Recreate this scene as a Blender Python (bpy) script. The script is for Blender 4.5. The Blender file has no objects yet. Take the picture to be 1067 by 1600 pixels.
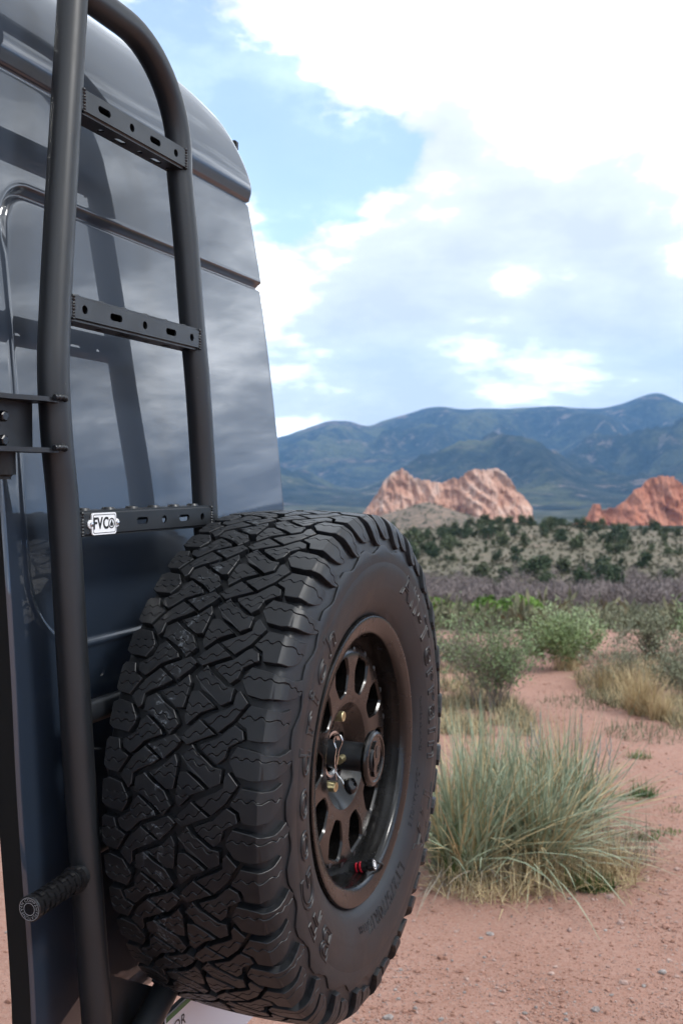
import bpy, bmesh, math, random
from mathutils import Vector, Matrix, noise
R = math.radians
rng = random.Random(7)
SC = bpy.context.scene
COL = SC.collection

# ------------------------------------------------------------------ camera
PITCH = R(1.8)
cam_d = bpy.data.cameras.new('camera'); cam = bpy.data.objects.new('camera', cam_d); COL.objects.link(cam)
cam.location = (0, 0, 1.5); cam.rotation_euler = (R(90) - PITCH, 0, 0)
cam_d.sensor_fit = 'VERTICAL'; cam_d.sensor_height = 23.5; cam_d.sensor_width = 15.67
cam_d.lens = 23.5 * 1557 / 1600; cam_d.clip_start = 0.05; cam_d.clip_end = 60000
cam_d.dof.use_dof = True; cam_d.dof.focus_distance = 1.42; cam_d.dof.aperture_fstop = 5.6
SC.camera = cam

# ------------------------------------------------------------------ world / sky
SUN_EL, SUN_AZ = R(50), R(112)          # azimuth clockwise from +Y (camera forward)
world = bpy.data.worlds.new('World'); SC.world = world; world.use_nodes = True
def sky_world():
    nt = world.node_tree; N = nt.nodes; L = nt.links; N.clear()
    def nd(t, **k):
        n = N.new(t)
        for a, b in k.items(): setattr(n, a, b)
        return n
    def math_(op, a, b=None, clamp=False):
        n = nd('ShaderNodeMath', operation=op, use_clamp=clamp)
        for i, v in enumerate((a, b)):
            if v is None: continue
            if isinstance(v, (int, float)): n.inputs[i].default_value = v
            else: L.new(v, n.inputs[i])
        return n.outputs[0]
    out = nd('ShaderNodeOutputWorld')
    sky = nd('ShaderNodeTexSky', sky_type='NISHITA', sun_disc=False)
    sky.sun_elevation = SUN_EL; sky.sun_rotation = SUN_AZ; sky.altitude = 1900; sky.air_density = 1.2; sky.dust_density = 0.6
    bsky = nd('ShaderNodeBackground'); bsky.inputs[1].default_value = 0.15
    L.new(sky.outputs[0], bsky.inputs[0])
    tc = nd('ShaderNodeTexCoord'); sep = nd('ShaderNodeSeparateXYZ'); L.new(tc.outputs['Generated'], sep.inputs[0])
    # cloud deck seen in perspective: direction divided by its height
    zc = math_('ADD', math_('MAXIMUM', sep.outputs[2], 0.0), 0.26)
    px = math_('DIVIDE', sep.outputs[0], zc); py = math_('DIVIDE', sep.outputs[1], zc)
    cmb = nd('ShaderNodeCombineXYZ'); L.new(px, cmb.inputs[0]); L.new(py, cmb.inputs[1]); cmb.inputs[2].default_value = 3.1
    def fbm(scale, detail, rough, off, dist=0.0):
        mp = nd('ShaderNodeMapping'); mp.inputs['Location'].default_value = off; L.new(cmb.outputs[0], mp.inputs[0])
        n = nd('ShaderNodeTexNoise'); n.inputs['Scale'].default_value = scale; n.inputs['Detail'].default_value = detail
        n.inputs['Roughness'].default_value = rough; n.inputs['Distortion'].default_value = dist
        L.new(mp.outputs[0], n.inputs['Vector']); return n.outputs[0]
    shape = fbm(1.7, 9, 0.55, (20.22, 39.94, 0), 0.15)
    shade = fbm(1.5, 8, 0.55, (35.24, 39.23, 0), 0.2)
    fine = fbm(5.0, 8, 0.62, (1.7, 9.2, 0), 0.1)
    # one break in the deck, upper left of the view direction
    gap = None
    for d, r in (((-0.156, 1.013, 0.405), 0.078), ((-0.086, 1.012, 0.360), 0.078), ((-0.028, 1.010, 0.309), 0.066), ((0.036, 1.011, 0.331), 0.042), ((-0.060, 1.009, 0.257), 0.046)):
        v = nd('ShaderNodeVectorMath', operation='DISTANCE'); L.new(tc.outputs['Generated'], v.inputs[0])
        v.inputs[1].default_value = Vector(d).normalized()
        g = math_('SUBTRACT', 1.0, math_('DIVIDE', v.outputs['Value'], r))
        gap = g if gap is None else math_('MAXIMUM', gap, g)
    gap = math_('MAXIMUM', gap, -1.0)
    dens = math_('ADD', math_('MULTIPLY', shape, 1.0), math_('MULTIPLY', math_('SUBTRACT', fine, 0.5), 0.8))
    dens = math_('SUBTRACT', dens, math_('MULTIPLY', gap, 0.33))
    mr = nd('ShaderNodeMapRange', interpolation_type='SMOOTHSTEP'); L.new(dens, mr.inputs[0])
    mr.inputs[1].default_value = 0.36; mr.inputs[2].default_value = 0.56
    mask = math_('MAXIMUM', mr.outputs[0], 0.24)
    sh = math_('ADD', math_('MULTIPLY', shade, 0.75), math_('MULTIPLY', fine, 0.25))
    ramp = nd('ShaderNodeValToRGB'); L.new(sh, ramp.inputs[0])
    ramp.color_ramp.elements[0].position = 0.41; ramp.color_ramp.elements[0].color = (0.44, 0.46, 0.485, 1)
    ramp.color_ramp.elements[1].position = 0.66; ramp.color_ramp.elements[1].color = (2.85, 2.95, 3.05, 1)
    e = ramp.color_ramp.elements.new(0.495); e.color = (0.535, 0.56, 0.585, 1); e2 = ramp.color_ramp.elements.new(0.565); e2.color = (1.15, 1.22, 1.29, 1)
    bcl = nd('ShaderNodeBackground'); bcl.inputs[1].default_value = 1.0; L.new(ramp.outputs[0], bcl.inputs[0])
    mx = nd('ShaderNodeMixShader'); L.new(mask, mx.inputs[0]); L.new(bsky.outputs[0], mx.inputs[1]); L.new(bcl.outputs[0], mx.inputs[2])
    L.new(mx.outputs[0], out.inputs[0])
sky_world()
sun_d = bpy.data.lights.new('sun', 'SUN'); sun = bpy.data.objects.new('sun', sun_d); COL.objects.link(sun)
sun_d.energy = 1.5; sun_d.angle = R(12); sun_d.color = (1.0, 0.975, 0.94)
sun.rotation_euler = Vector((-math.sin(SUN_AZ) * math.cos(SUN_EL), -math.cos(SUN_AZ) * math.cos(SUN_EL), -math.sin(SUN_EL))).to_track_quat('-Z', 'Y').to_euler()
VS = SC.view_settings
VS.view_transform = 'Standard'; VS.look = 'None'; VS.exposure = 1.08; VS.gamma = 1.0; VS.use_curve_mapping = False
SC.render.engine = 'CYCLES'
SC.cycles.use_denoising = True
SC.cycles.max_bounces = 8; SC.cycles.volume_bounces = 1; SC.cycles.transparent_max_bounces = 8

# ------------------------------------------------------------------ helpers
def tag(o, label=None, cat=None, group=None, kind=None):
    if label: o['label'] = label
    if cat: o['category'] = cat
    if group: o['group'] = group
    if kind: o['kind'] = kind
    return o
def mesh(name, vs, fs, mat=None, smooth=False):
    m = bpy.data.meshes.new(name); m.from_pydata([tuple(v) for v in vs], [], fs); m.update()
    if mat: m.materials.append(mat)
    if smooth: m.polygons.foreach_set('use_smooth', [True] * len(m.polygons))
    return m
def link(name, m, parent=None, loc=None):
    o = bpy.data.objects.new(name, m); COL.objects.link(o)
    if parent: o.parent = parent
    if loc: o.location = loc
    return o
def auto_smooth(m, deg=35):
    bm = bmesh.new(); bm.from_mesh(m); bmesh.ops.recalc_face_normals(bm, faces=bm.faces)
    for f in bm.faces: f.smooth = True
    for e in bm.edges:
        if len(e.link_faces) == 2 and e.calc_face_angle(0) > R(deg): e.smooth = False
    bm.to_mesh(m); bm.free(); return m
def empty(name, loc=(0, 0, 0), rz=0):
    o = bpy.data.objects.new(name, None); o.empty_display_size = 0.1; COL.objects.link(o)
    o.location = loc; o.rotation_euler = (0, 0, rz); return o
def fbm(p, o=4, g=0.5, l=2.0):
    a, s, q = 1.0, 0.0, Vector(p)
    for _ in range(o):
        s += a * noise.noise(q); a *= g; q = q * l
    return s
def lerp(a, b, t): return a + (b - a) * t
def interp(pts, x):
    if x <= pts[0][0]: return pts[0][1]
    for (x0, y0), (x1, y1) in zip(pts, pts[1:]):
        if x <= x1:
            t = (x - x0) / (x1 - x0); return y0 + (y1 - y0) * t
    return pts[-1][1]
def sinterp(pts, x):
    if x <= pts[0][0]: return pts[0][1]
    if x >= pts[-1][0]: return pts[-1][1]
    for i in range(len(pts) - 1):
        if x <= pts[i + 1][0]:
            x0, y0 = pts[i]; x1, y1 = pts[i + 1]
            m0 = (y1 - pts[i - 1][1]) / (x1 - pts[i - 1][0]) if i > 0 else (y1 - y0) / (x1 - x0)
            m1 = (pts[i + 2][1] - y0) / (pts[i + 2][0] - x0) if i + 2 < len(pts) else (y1 - y0) / (x1 - x0)
            h = x1 - x0; t = (x - x0) / h
            return (2*t**3 - 3*t*t + 1)*y0 + (t**3 - 2*t*t + t)*h*m0 + (-2*t**3 + 3*t*t)*y1 + (t**3 - t*t)*h*m1
def smooth01(t):
    t = max(0.0, min(1.0, t)); return t * t * (3 - 2 * t)

# camera rays, used to lay the place out from sight lines of the photograph (1067 x 1600)
FW = Vector((0, math.cos(PITCH), -math.sin(PITCH))); UP = Vector((0, math.sin(PITCH), math.cos(PITCH)))
def ray(px, py): return Vector(((px - 533.5) / 1557, 0, 0)) + FW - UP * ((py - 800) / 1557)
def ground_at(px, py, z=0.0):
    r = ray(px, py); s = (z - 1.5) / r.z; return Vector((r.x * s, r.y * s, z))
# van frame: u runs along the door away from the camera, n points out of the door, z up
VA = R(22)
UV = Vector((math.sin(VA), math.cos(VA), 0)); NV = Vector((math.cos(VA), -math.sin(VA), 0))
VROT = R(90) - VA
def hit(px, py, n):                       # (u, n, z) where a sight line meets the plane n
    r = ray(px, py); s = n / (r.x * NV.x + r.y * NV.y)
    return ((r.x * s) * UV.x + (r.y * s) * UV.y, n, 1.5 + r.z * s)
def vw(u, n, z): return UV * u + NV * n + Vector((0, 0, z))
class Frame:                               # a thing standing in the van frame
    def __init__(s, name, u, n, z):
        s.o = empty(name, vw(u, n, z), VROT); s.b = (u, n, z)
    def loc(s, p): return (p[0] - s.b[0], -(p[1] - s.b[1]), p[2] - s.b[2])
    def part(s, name, vs, fs, mat, smooth=None, parent=None):
        m = mesh(name, [s.loc(v) for v in vs], fs, mat)
        if smooth is not None: auto_smooth(m, smooth)
        else: auto_smooth(m, 0.1) if False else None
        return link(name, m, parent or s.o)

# ------------------------------------------------------------------ materials
def mat(name, base=(0.5, 0.5, 0.5), rough=0.5, metal=0.0, spec=0.5, coat=0.0, coat_rough=0.03):
    m = bpy.data.materials.new(name); m.use_nodes = True
    b = m.node_tree.nodes['Principled BSDF']
    b.inputs['Base Color'].default_value = (*base, 1); b.inputs['Roughness'].default_value = rough
    b.inputs['Metallic'].default_value = metal; b.inputs['Specular IOR Level'].default_value = spec
    b.inputs['Coat Weight'].default_value = coat; b.inputs['Coat Roughness'].default_value = coat_rough
    return m
class NT:
    def __init__(s, m): s.m = m; s.t = m.node_tree; s.b = s.t.nodes['Principled BSDF']
    def n(s, t, **k):
        x = s.t.nodes.new(t)
        for a, b in k.items(): setattr(x, a, b)
        return x
    def l(s, a, b): s.t.links.new(a, b)
    def coord(s, kind='Object'): return s.n('ShaderNodeTexCoord').outputs[kind]
    def pos(s): return s.n('ShaderNodeNewGeometry').outputs['Position']
    def noise(s, vec, scale, detail=4, rough=0.55, out=0, dist=0):
        x = s.n('ShaderNodeTexNoise'); x.inputs['Scale'].default_value = scale; x.inputs['Detail'].default_value = detail
        x.inputs['Roughness'].default_value = rough; x.inputs['Distortion'].default_value = dist
        s.l(vec, x.inputs['Vector']); return x.outputs[out]
    def scaled(s, vec, sc):
        x = s.n('ShaderNodeMapping'); x.inputs['Scale'].default_value = sc; s.l(vec, x.inputs[0]); return x.outputs[0]
    def ramp(s, fac, stops):
        x = s.n('ShaderNodeValToRGB'); e = x.color_ramp.elements
        while len(e) < len(stops): e.new(0.5)
        for i, (p, c) in enumerate(stops):
            e[i].position = p; e[i].color = (*c, 1) if len(c) == 3 else c
        s.l(fac, x.inputs[0]); return x.outputs[0]
    def mix(s, fac, a, b, blend='MIX'):
        x = s.n('ShaderNodeMix', data_type='RGBA', blend_type=blend)
        for i, v in ((0, fac), (6, a), (7, b)):
            if isinstance(v, (int, float)): x.inputs[i].default_value = v
            elif isinstance(v, tuple): x.inputs[i].default_value = (*v, 1)
            else: s.l(v, x.inputs[i])
        return x.outputs[2]
    def mth(s, op, a, b=0.0, clamp=False):
        x = s.n('ShaderNodeMath', operation=op, use_clamp=clamp)
        for i, v in enumerate((a, b)):
            if isinstance(v, (int, float)): x.inputs[i].default_value = v
            else: s.l(v, x.inputs[i])
        return x.outputs[0]
    def mrange(s, v, a, b, c=0.0, d=1.0):
        x = s.n('ShaderNodeMapRange'); s.l(v, x.inputs[0])
        for i, q in enumerate((a, b, c, d)): x.inputs[i + 1].default_value = q
        return x.outputs[0]
    def bump(s, h, strength, dist):
        x = s.n('ShaderNodeBump'); x.inputs['Strength'].default_value = strength; x.inputs['Distance'].default_value = dist
        s.l(h, x.inputs['Height']); s.l(x.outputs[0], s.b.inputs['Normal']); return x
    def color(s, c): s.l(c, s.b.inputs['Base Color'])
    def rough(s, c): s.l(c, s.b.inputs['Roughness'])

M = {}
def m_paint():
    m = mat('van_paint', (0.022, 0.030, 0.046), 0.45, 0.0, 0.4, 1.0, 0.012); k = NT(m)
    v = k.coord()
    f = k.noise(v, 2200, 1)
    k.color(k.mix(k.mrange(f, 0.4, 0.7, 0, 0.35), (0.012, 0.0195, 0.033), (0.022, 0.0325, 0.050)))
    d = k.noise(v, 9, 6, 0.65)
    cr = k.mrange(d, 0.45, 0.8, 0.008, 0.03); k.l(cr, k.b.inputs['Coat Roughness'])
    k.b.inputs['Coat IOR'].default_value = 1.62
    return m
def m_powder(name='powder_coat', base=(0.0090, 0.0105, 0.0128), rough=0.37, spec=0.5):
    m = mat(name, base, rough, 0, spec); k = NT(m); v = k.coord()
    h = k.noise(v, 900, 3, 0.6); k.bump(h, 0.12, 0.0004)
    d = k.noise(v, 14, 6, 0.6)
    k.rough(k.mrange(d, 0.3, 0.75, rough - 0.05, rough + 0.12))
    sp = k.noise(v, 160, 2)
    k.color(k.mix(k.mrange(sp, 0.74, 0.8, 0, 0.5), base, (0.09, 0.085, 0.08)))
    return m
def m_rubber():
    m = mat('tyre_rubber', (0.02, 0.02, 0.021), 0.5, 0, 0.42); k = NT(m); v = k.coord()
    p = k.pos()
    h = k.noise(p, 300, 3, 0.55); k.bump(h, 0.10, 0.0005)
    d = k.noise(p, 16, 6, 0.65)
    c = k.mix(k.mrange(d, 0.4, 0.75), (0.0062, 0.0072, 0.0092), (0.0125, 0.0135, 0.0155))
    s2 = k.noise(p, 95, 3, 0.7)
    c = k.mix(k.mrange(s2, 0.70, 0.82, 0, 0.22), c, (0.06, 0.054, 0.05))
    k.color(c); k.rough(k.mrange(d, 0.3, 0.8, 0.40, 0.56))
    return m
def m_tread():
    m = m_rubber(); m.name = 'tread_rubber'; k = NT(m); p = k.pos()
    # old crayon marks left on the tread by the tyre shop
    prev = k.b.inputs['Base Color'].links[0].from_socket
    dv = k.n('ShaderNodeVectorMath', operation='SUBTRACT'); k.l(p, dv.inputs[0]); dv.inputs[1].default_value = HUB
    dt = k.n('ShaderNodeVectorMath', operation='DOT_PRODUCT'); k.l(dv.outputs[0], dt.inputs[0]); dt.inputs[1].default_value = NV
    band = k.mth('SUBTRACT', 1.0, k.mth('DIVIDE', k.mth('ABSOLUTE', k.mth('ADD', dt.outputs['Value'], 0.035)), 0.022), True)
    w = k.noise(k.scaled(p, (30, 30, 26)), 1.0, 3, 0.5, 0, 1.2)
    lines = k.mth('SUBTRACT', 1.0, k.mth('DIVIDE', k.mth('ABSOLUTE', k.mth('SUBTRACT', w, 0.5)), 0.022), True)
    br = k.noise(p, 260, 3, 0.7)
    fac = k.mth('MULTIPLY', k.mth('MULTIPLY', lines, k.mrange(br, 0.42, 0.6)), k.mth('MULTIPLY', k.mrange(band, 0.1, 0.5), 0.42))
    k.color(k.mix(fac, prev, (0.30, 0.34, 0.38)))
    return m
def m_rim():
    m = mat('wheel_satin', (0.0045, 0.0040, 0.0038), 0.26, 0.2, 0.38, 0.2, 0.14); k = NT(m); v = k.coord()
    d = k.noise(v, 30, 5, 0.6); k.rough(k.mrange(d, 0.3, 0.75, 0.20, 0.32))
    return m
def m_gravel_ground():
    m = mat('ground_soil', (0.3, 0.14, 0.1), 0.95, 0, 0.2); k = NT(m); p = k.pos()
    a = k.noise(p, 1.3, 6, 0.65); b = k.noise(p, 85, 5, 0.7); c = k.noise(p, 300, 3, 0.7); d0 = k.noise(p, 22, 4, 0.7)
    col = k.ramp(a, [(0.3, (0.285, 0.148, 0.108)), (0.5, (0.345, 0.188, 0.142)), (0.7, (0.385, 0.228, 0.180))])
    col = k.mix(k.mrange(b, 0.40, 0.75, 0, 0.85), col, (0.41, 0.27, 0.22))
    col = k.mix(k.mrange(c, 0.60, 0.72, 0, 0.6), col, (0.075, 0.042, 0.036))
    col = k.mix(k.mrange(d0, 0.55, 0.75, 0, 0.45), col, (0.20, 0.105, 0.078))
    sep = k.n('ShaderNodeSeparateXYZ'); k.l(p, sep.inputs[0]); Y = sep.outputs[1]
    # scrubland beyond the path
    g1 = k.noise(p, 0.09, 6, 0.65); g2 = k.noise(p, 0.7, 5, 0.7)
    scrub = k.ramp(g2, [(0.30, (0.080, 0.076, 0.052)), (0.5, (0.122, 0.108, 0.077)), (0.68, (0.168, 0.144, 0.110))])
    scrub = k.mix(k.mrange(g1, 0.5, 0.68, 0, 0.55), scrub, (0.20, 0.15, 0.115))
    wob = k.mth('ADD', Y, k.mrange(k.noise(p, 0.25, 4), 0.3, 0.7, -2.5, 2.5))
    f1 = k.mrange(wob, 10.5, 14.0)
    col = k.mix(f1, col, scrub)
    far = k.ramp(k.noise(p, 0.012, 6, 0.7), [(0.38, (0.012, 0.018, 0.013)), (0.52, (0.035, 0.042, 0.028)), (0.66, (0.12, 0.11, 0.085))])
    col = k.mix(k.mrange(Y, 330, 600), col, far)
    k.color(col)
    h = k.mth('ADD', k.mth('MULTIPLY', b, 0.7), k.mth('MULTIPLY', c, 0.35)); h = k.mth('ADD', h, k.mth('MULTIPLY', k.noise(p, 7, 4, 0.6), 2.2)); k.bump(h, 0.9, 0.013)
    return m
def m_leaf(name, c1, c2, rough=0.6, scale=40, trans=0.0):
    m = mat(name, c1, rough, 0, 0.3); k = NT(m); p = k.pos()
    oi = k.n('ShaderNodeObjectInfo')
    f = k.mth('ADD', k.noise(p, scale, 3, 0.6), k.mrange(oi.outputs['Random'], 0, 1, -0.12, 0.12))
    k.color(k.ramp(f, [(0.32, c1), (0.68, c2)]))
    return m
def m_rock(name, cols, scale):
    m = mat(name, cols[1], 0.9, 0, 0.15); k = NT(m); p = k.pos()
    a = k.noise(k.scaled(p, (0.05, 0.05, 0.035)), 1.0 * scale, 7, 0.68, 0, 0.6)
    b = k.noise(k.scaled(p, (0.25, 0.25, 0.11)), 1.0 * scale, 5, 0.65)
    c = k.ramp(a, [(0.30, cols[0]), (0.5, cols[1]), (0.68, cols[2])])
    c = k.mix(k.mrange(b, 0.54, 0.70, 0, 0.55), c, cols[3]); cr = k.noise(k.scaled(p, (0.16, 0.16, 0.022)), 1.0, 3, 0.5, 0, 1.0); c = k.mix(k.mrange(k.mth('ABSOLUTE', k.mth('SUBTRACT', cr, 0.5)), 0.0, 0.014, 0.55, 0.0), c, (0.10, 0.06, 0.05))
    k.color(c); k.bump(b, 1.0, 3.0)
    return m
def m_mountain():
    m = mat('mountain_forest', (0.05, 0.07, 0.05), 0.95, 0, 0.1); k = NT(m); p = k.pos()
    a = k.noise(p, 0.0016, 8, 0.68); b = k.noise(p, 0.012, 6, 0.7); st = k.noise(k.scaled(p, (0.0006, 0.0006, 0.011)), 1.0, 4, 0.6)
    c = k.ramp(b, [(0.38, (0.008, 0.015, 0.012)), (0.54, (0.030, 0.040, 0.027)), (0.68, (0.105, 0.092, 0.066))])
    c = k.mix(k.mrange(a, 0.52, 0.62, 0, 0.75), c, (0.15, 0.155, 0.07))
    c = k.mix(k.mth('MULTIPLY', k.mrange(st, 0.60, 0.68, 0, 0.8), k.mrange(b, 0.4, 0.6)), c, (0.30, 0.20, 0.155))
    r2 = k.noise(p, 0.005, 7, 0.72)
    c = k.mix(k.mrange(r2, 0.57, 0.66, 0, 0.8), c, (0.33, 0.25, 0.21))
    k.color(c); k.bump(b, 1.0, 130.0)
    return m

# ------------------------------------------------------------------ terrain
PROF = [(-400, 0.0), (8.0, 0.0), (12, -0.3), (20, -1.7), (40, -4.4), (70, -8.0), (100, -10.9), (150, -12.8), (195, -12.3), (238, -10.6),
        (262, -10.9), (330, -19), (500, -31), (900, -40), (1500, -55), (2600, -80), (30000, -80)]
def terrain(x, y):
    z = sinterp(PROF, y) if y < 2600 else -80
    d = math.hypot(x, y)
    if d > 12:
        k = min(1.0, (d - 12) / 60)
        z += k * 1.1 * fbm((x * 0.02, y * 0.02, 0.3), 3)
        if 160 < y < 420: z += smooth01((y - 160) / 70) * (2.6 * fbm((x * 0.016 + 4, y * 0.006, 1.3), 3) + 0.012 * (x - 30) * (x > 30))
        k2 = smooth01((d - 260) / 500); z += k2 * 9 * fbm((x * 0.003, y * 0.003, 2.3), 3); z += smooth01((y - 1200) / 900) * 26 * fbm((x * 0.0028, y * 0.0022, 9.3), 4)
    elif d > 0:
        z += 0.014 * fbm((x * 0.9, y * 0.9, 0.7), 3) * (1 if d > 0.5 else 1)
    return z
def build_ground():
    xs, ys = [], []
    n = 150
    for i in range(-n, n + 1):
        t = i / n; xs.append(3.2 * math.sinh(t * 8.0))
    xs = [x * 4600 / xs[-1] * 1.0 for x in xs]
    y = -300.0; ys = [-6000, -2000, -700, -300, -120, -50, -20, -8, -3, 0]
    y = 0.0
    while y < 3600:
        y += max(0.09, y * 0.022); ys.append(y)
    vs = [(x, yy, terrain(x, yy)) for yy in ys for x in xs]
    W = len(xs)
    fs = [(j * W + i, j * W + i + 1, (j + 1) * W + i + 1, (j + 1) * W + i) for j in range(len(ys) - 1) for i in range(W - 1)]
    o = link('ground', mesh('ground', vs, fs, m_gravel_ground(), True)); tag(o, kind='structure')
build_ground()

def build_mountains():
    crest = [(-2200, 690), (-900, 660), (-200, 690), (300, 700), (440, 681), (470, 671), (500, 661), (515, 657), (545, 658), (575, 665), (600, 656), (640, 645), (665, 637), (690, 635),
             (720, 639), (760, 637), (800, 638), (860, 634), (900, 637), (940, 637), (975, 629), (1000, 619), (1025, 614), (1050, 622), (1075, 633), (1150, 645), (1400, 625), (1900, 660), (3200, 640)]
    mid = [(-2200, 745), (300, 745), (440, 740), (560, 762), (650, 730), (760, 705), (850, 694), (950, 692), (1020, 688), (1090, 676), (1300, 680), (3200, 700)]
    vs, cols, rows = [], 900, 140
    for j in range(rows + 1):
        t = j / rows; D = 2900 * (9600 / 2900) ** t
        for i in range(cols + 1):
            px = -2200 + 5400 * i / 720 if i <= 720 else 3200 + 3600 * (i - 720) / 180
            az = (px - 533.5) / 1557
            x, y = az * D, D
            hc = (750 - sinterp(crest, px)) / 1557 * 8000 + 1.5
            hm = (750 - sinterp(mid, px)) / 1557 * 5000 + 1.5
            e1 = smooth01((D - 3000) / 1900) if D < 4900 else smooth01((6000 - D) / 1100) * 0.45 + 0.55
            e2 = smooth01((D - 4700) / 3300) if D < 8000 else smooth01((9700 - D) / 1700)
            za = -80 + (hm + 80) * e1; zb = -80 + (hc + 80) * e2
            z = max(za, zb)
            q = (x * 0.0013, y * 0.0010, 5.2)
            rid = 0; amp = 1.0; v = Vector(q)
            for _ in range(5):
                rid += amp * (1 - 2 * abs(noise.noise(v))); amp *= 0.5; v = v * 2.07
            rel = max(0.0, z + 80)
            damp = 1.0
            if 7300 < D < 8700: damp = 0.06 + 0.94 * min(1, abs(D - 8000) / 700)
            z += (rid - 0.95) * min(rel * 0.62, 240) * damp
            lim = 1.5 + (750 - sinterp(crest, px)) / 1557 * D + 6 * noise.noise(Vector((x * 0.004, 0, 3))) + 3 * noise.noise(Vector((x * 0.012, 0, 3)))
            if D < 7600: lim -= 25
            z = min(z, lim) if D > 7600 else (z if z < lim - 60 else lim - 60 * math.exp(-(z - lim + 60) / 60))
            vs.append((x, y, z))
    W = cols + 1
    fs = [(j * W + i, j * W + i + 1, (j + 1) * W + i + 1, (j + 1) * W + i) for j in range(rows) for i in range(cols)]
    o = link('mountains', mesh('mountains', vs, fs, m_mountain(), True)); tag(o, kind='structure')
build_mountains()

# ------------------------------------------------------------------ haze
def build_haze():
    x0, x1, y0, y1, z0, z1 = -40000, 60000, -8000, 12000, -140, 1500
    vs = [(x, y, z) for z in (z0, z1) for y in (y0, y1) for x in (x0, x1)]
    fs = [(0, 2, 3, 1), (4, 5, 7, 6), (0, 1, 5, 4), (2, 6, 7, 3), (0, 4, 6, 2), (1, 3, 7, 5)]
    m = bpy.data.materials.new('haze_air'); m.use_nodes = True; t = m.node_tree; t.nodes.clear()
    o = t.nodes.new('ShaderNodeOutputMaterial'); v = t.nodes.new('ShaderNodeVolumePrincipled')
    v.inputs['Color'].default_value = (0.28, 0.56, 1.0, 1); v.inputs['Density'].default_value = 6.0e-5; v.inputs['Anisotropy'].default_value = 0.0
    t.links.new(v.outputs[0], o.inputs['Volume'])
    tag(link('haze', mesh('haze', vs, fs, m)), 'pale blue haze over the valley and the mountains', 'haze', kind='stuff')
build_haze()

# ------------------------------------------------------------------ sandstone formations
def formation(name, sil, D, depth, material, label, seed, groove=1.0):
    s = D / 1557
    base_px = sil[0][0]
    zb = terrain(0, D) - 12
    X0 = (sil[0][0] - 533.5) * s; X1 = (sil[-1][0] - 533.5) * s
    cx = (X0 + X1) / 2
    e = empty(name, (cx, D, zb))
    na, nb = 260, 90; vs = []
    for i in range(na + 1):
        px = sil[0][0] + (sil[-1][0] - sil[0][0]) * i / na
        x = (px - 533.5) * s
        jag = 2.2 * noise.noise(Vector((x * 0.16, seed, 0))) + 1.6 * noise.noise(Vector((x * 0.45, seed, 4)))
        top = 1.5 + (750 - interp(sil, px)) * s + jag
        H = max(1.0, top - zb)
        for j in range(nb + 1):
            v = j / nb
            if v < 0.62: t = v / 0.62; g = t ** 0.85; yy = -depth * 0.5 * (1 - t) ** 1.3
            else: t = (v - 0.62) / 0.38; g = 1 - t * t; yy = depth * 0.5 * t
            z = H * g
            w = 1 - abs(2 * v - 1.24) if v < 0.62 else 1
            n1 = fbm((x * 0.045, z * 0.018, seed + 1), 5, 0.55) * 12 * groove + 3.0 * fbm((x * 0.25, z * 0.10, seed + 9), 3)
            n2 = abs(noise.noise(Vector((x * 0.075 + z * 0.07, z * 0.035 - x * .02, seed + 5)))) * 9 * groove + abs(noise.noise(Vector((x * 0.3, z * 0.16, seed + 7)))) * 2.5
            k = 1 - g ** 6
            vs.append((x - cx + 1.2 * k * noise.noise(Vector((x * .2, z * .2, seed))), yy + (n1 + n2) * (0.25 + 0.75 * k), z))
    W = nb + 1
    fs = [(i * W + j, (i + 1) * W + j, (i + 1) * W + j + 1, i * W + j + 1) for i in range(na) for j in range(nb)]
    link('rock_face', mesh('rock_face', vs, fs, material, True), e)
    tag(e, label, 'rock formation'); return e
pink = m_rock('sandstone_pink', ((0.40, 0.205, 0.14), (0.52, 0.305, 0.225), (0.63, 0.47, 0.39), (0.31, 0.175, 0.13)), 1.0)
red = m_rock('sandstone_red', ((0.36, 0.135, 0.080), (0.44, 0.18, 0.112), (0.50, 0.24, 0.165), (0.26, 0.105, 0.072)), 1.0)
formation('sandstone_formation', [(540, 836), (563, 808), (584, 778), (599, 752), (612, 738), (630, 731), (640, 741), (655, 747), (675, 752), (690, 753), (706, 746), (716, 748), (728, 738), (742, 731),
          (756, 734), (770, 730), (785, 735), (797, 748), (806, 762), (818, 776), (828, 786), (832, 796), (835, 836)], 900, 60, pink,
          'broad pink sandstone formation with two jagged peaks below the mountains', 3.0)
formation('sandstone_formation', [(880, 836), (905, 812), (925, 803), (928, 788), (938, 787), (942, 797), (960, 793), (980, 778), (1000, 758), (1018, 746), (1034, 742), (1052, 745), (1066, 756), (1090, 770), (1130, 800), (1160, 836)],
          820, 60, red, 'rounded red sandstone formation at the right edge of the view', 11.0, 0.8)
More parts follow.
